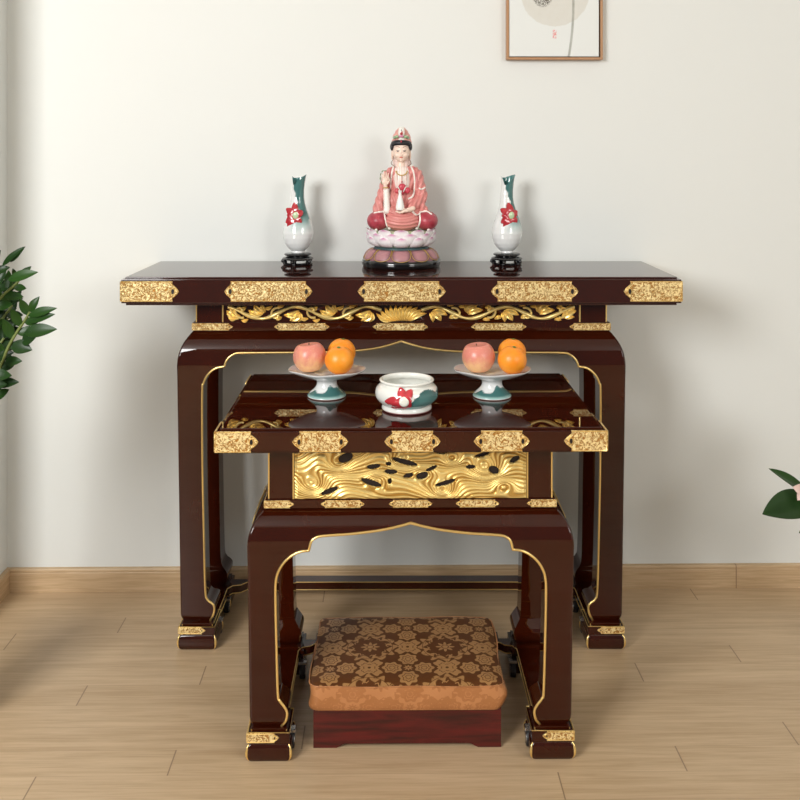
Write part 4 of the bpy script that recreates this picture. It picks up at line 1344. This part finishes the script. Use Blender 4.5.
def zz_plant():
    X0, Y0 = -1.065, 2.22
    root = thing('zz_plant', 'tall glossy green leafy plant at the left edge, beside the corner', 'potted plant', (X0, Y0, 0))
    MB().lathe([(.055, 0), (.060, .002), (.085, .30), (.090, .32), (.086, .325), (.080, .31), (.03, .305)], 48).build('pot', M['pot'], root, smooth=50)
    MB().lathe([(.005, .309), (.081, .309)], 32, capb=False, capt=False).build('soil', M['soil'], root)
    s = Y0/950
    def W(px, py, dy=0): # measured point on the plant -> local metres
        D = Y0 + dy
        return Vector(((px - 400)*D/950 - X0, dy, CAMH - (py - 154)*D/950))
    st = MB(); lf = MB()
    # (end point, bend, leaf count, leaf length, tint)
    stems = [((30, 312), (2, 362), 0, 13, .050, .5), ((20, 279), (-12, 322), .04, 13, .046, .95), ((-8, 268), (-30, 320), -.02, 12, .055, .3), ((-6, 366), (-26, 400), -.05, 9, .055, .1), ((12, 305), (-18, 356), .09, 13, .048, .2), ((4, 338), (-20, 376), .04, 11, .05, .1), ((8, 318), (-14, 360), .12, 15, .05, .05), ((-2, 285), (-26, 340), .10, 14, .052, .1), ((2, 350), (-24, 385), .10, 13, .05, .05), ((10, 292), (-16, 340), .14, 13, .05, .15)]
    for (ex, ey), (mx, my), dy, n, LL, ti in stems:
        e = W(ex, ey, dy); m_ = W(mx, my, dy*.7); b0 = Vector((random.uniform(-.02, .02), dy*.3, .30))
        pts = curve_pts([b0, b0.lerp(m_, .5) + Vector((-.015, 0, 0)), m_, e], 14)
        N = len(pts); st.tube(pts, [.0050*(1 - .6*i/N) + .001 for i in range(N)], 7)
        for k in range(n):
            t = .42 + .58*k/(n - 1); i = min(N - 2, int(t*(N - 1))); p = pts[i]; d = (pts[i + 1] - pts[i]).normalized()
            sd = d.cross(Vector((0, -1, 0))).normalized()*(1 if k % 2 else -1)
            v = (sd*.95 + d*.75 + Vector((0, random.uniform(-.55, .25), random.uniform(-.1, .15)))).normalized()
            l = LL*(.8 + .3*math.sin(PI*min(1, (t - .3)*1.3)))*random.uniform(.85, 1.1)
            tp = p + v*l
            if tp.x + X0 < -1.175: continue
            leaf_mesh(lf, p, tp, l*.235, up=Vector((random.uniform(-.3, .3), -1, .45)), droop=-.12, fold=.22, tint=max(0, min(1, ti + random.uniform(-.2, .2))))
        leaf_mesh(lf, pts[-1], pts[-1] + (pts[-1] - pts[-3]).normalized()*LL*.85, LL*.2, up=Vector((0, -1, .4)), tint=ti)
    # long outward leaves of the foremost branch and the stray tips
    for a, b, w, ti in (((24, 333), (57, 329), .0125, .45), ((27, 322), (55, 314), .0085, .5), ((28, 316), (57, 308), .0085, .6), ((10, 262), (25, 246.5), .007, .2), ((2, 266), (25, 246.5), .006, .15),
                        ((-4, 384), (19, 382), .0095, .15), ((5, 362), (22, 361), .009, .3), ((22, 340), (36, 337), .014, .2), ((12, 345), (32, 350), .013, .15), ((8, 280), (38, 272), .010, .9)):
        leaf_mesh(lf, W(*a, -.02), W(*b, -.03), w*1.3, up=Vector((0, -1, .5)), droop=.08, tint=ti, n=12)
    st.build('stem', M['stem'], root, smooth=80); lf.build('foliage', M['leaf'], root, smooth=60)
zz_plant()
def right_plant():
    X0, Y0 = 1.27, 2.46
    root = thing('flowering_plant', 'broad dark leaves and pink white flower at the right edge, above the baseboard', 'potted plant', (X0, Y0, 0))
    MB().lathe([(.065, 0), (.070, .002), (.100, .17), (.105, .19), (.100, .195), (.094, .18), (.03, .175)], 48).build('pot', M['pot'], root, smooth=50)
    MB().lathe([(.005, .179), (.094, .179)], 32, capb=False, capt=False).build('soil', M['soil'], root)
    def W(px, py, dy=0):
        D = Y0 + dy; return Vector(((px - 400)*D/950 - X0, dy, CAMH - (py - 154)*D/950))
    st = MB(); lf = MB()
    L_ = [((822, 500), (762.5, 514), .041, .15, -.02), ((812, 497), (769, 468.5), .017, .7, .03), ((845, 470), (880, 405), .035, .4, 0), ((850, 480), (905, 450), .035, .3, -.05), ((835, 465), (838, 400), .032, .5, .06),
          ((850, 505), (915, 520), .035, .3, .05), ((822, 520), (799, 533), .012, .8, .05), ((860, 460), (870, 395), .03, .4, -.07)]
    for a, b, w, ti, dy in L_:
        p, q = W(*a, dy), W(*b, dy - .02); c = Vector((0, 0, .18))
        st.tube(curve_pts([c, c.lerp(p, .55) + Vector((0, 0, .05)), p], 8), .0030, 7)
        leaf_mesh(lf, p, q, w, up=Vector((.1, -.75, 1)), droop=.05, fold=.28, tint=ti, n=14, belly=.5)
    st.build('stem', M['stem'], root, smooth=80); lf.build('foliage', M['leaf'], root, smooth=60)
    fl = MB()
    c = W(803, 489, -.03)
    for k in range(5):
        a = 2*PI*k/5 + .3
        leaf_mesh(fl, c, c + Vector((math.cos(a)*.033, -.014, math.sin(a)*.030)), .013, up=Vector((0, -1, .1)), droop=.15)
    fl.build('flower', M['spathe'], root, smooth=60)
    MB().tube(curve_pts([(0, 0, .18), (-.05, 0, .28), c + Vector((0, .01, -.005))], 8), .0022, 6).build('flower_stalk', M['stem'], root, smooth=80)
right_plant()

# ------------------------------------------------------------------ light
def area(name, loc, target, size, power, col=(1, 1, 1), sy=None, spread=180):
    l = bpy.data.lights.new(name, 'AREA'); l.energy = power; l.color = col; l.size = size; l.spread = math.radians(spread)
    if sy: l.shape = 'RECTANGLE'; l.size_y = sy
    o = bpy.data.objects.new(name, l); COL.objects.link(o); o.location = loc
    o.rotation_euler = (Vector(target) - Vector(loc)).to_track_quat('-Z', 'Y').to_euler()
    return o
area('softbox_left', (-2.02, -.72, 2.15), (.0, 2.9, .55), 1.25, 119, (1, 1, .985), 1.25)
area('softbox_right', (2.4, -1.2, 2.10), (.0, 2.9, .6), 1.1, 40, (1, .99, .965), 1.1)
w = bpy.data.worlds.new('world'); SC.world = w; w.use_nodes = True
w.node_tree.nodes['Background'].inputs[0].default_value = (.97, .985, 1, 1)
w.node_tree.nodes['Background'].inputs[1].default_value = .15

# ------------------------------------------------------------------ camera
cd = bpy.data.cameras.new('camera'); cam = bpy.data.objects.new('camera', cd); COL.objects.link(cam)
cam.location = (0, 0, CAMH); cam.rotation_euler = (math.radians(90), 0, 0)
cd.sensor_width = 36; cd.lens = F/800*36; cd.shift_y = (154 - 400)/800; cd.clip_start = .02
SC.camera = cam
SC.view_settings.view_transform = 'Standard'; SC.view_settings.look = 'None'
SC.view_settings.gamma = 1; SC.view_settings.exposure = 0; SC.view_settings.use_curve_mapping = False
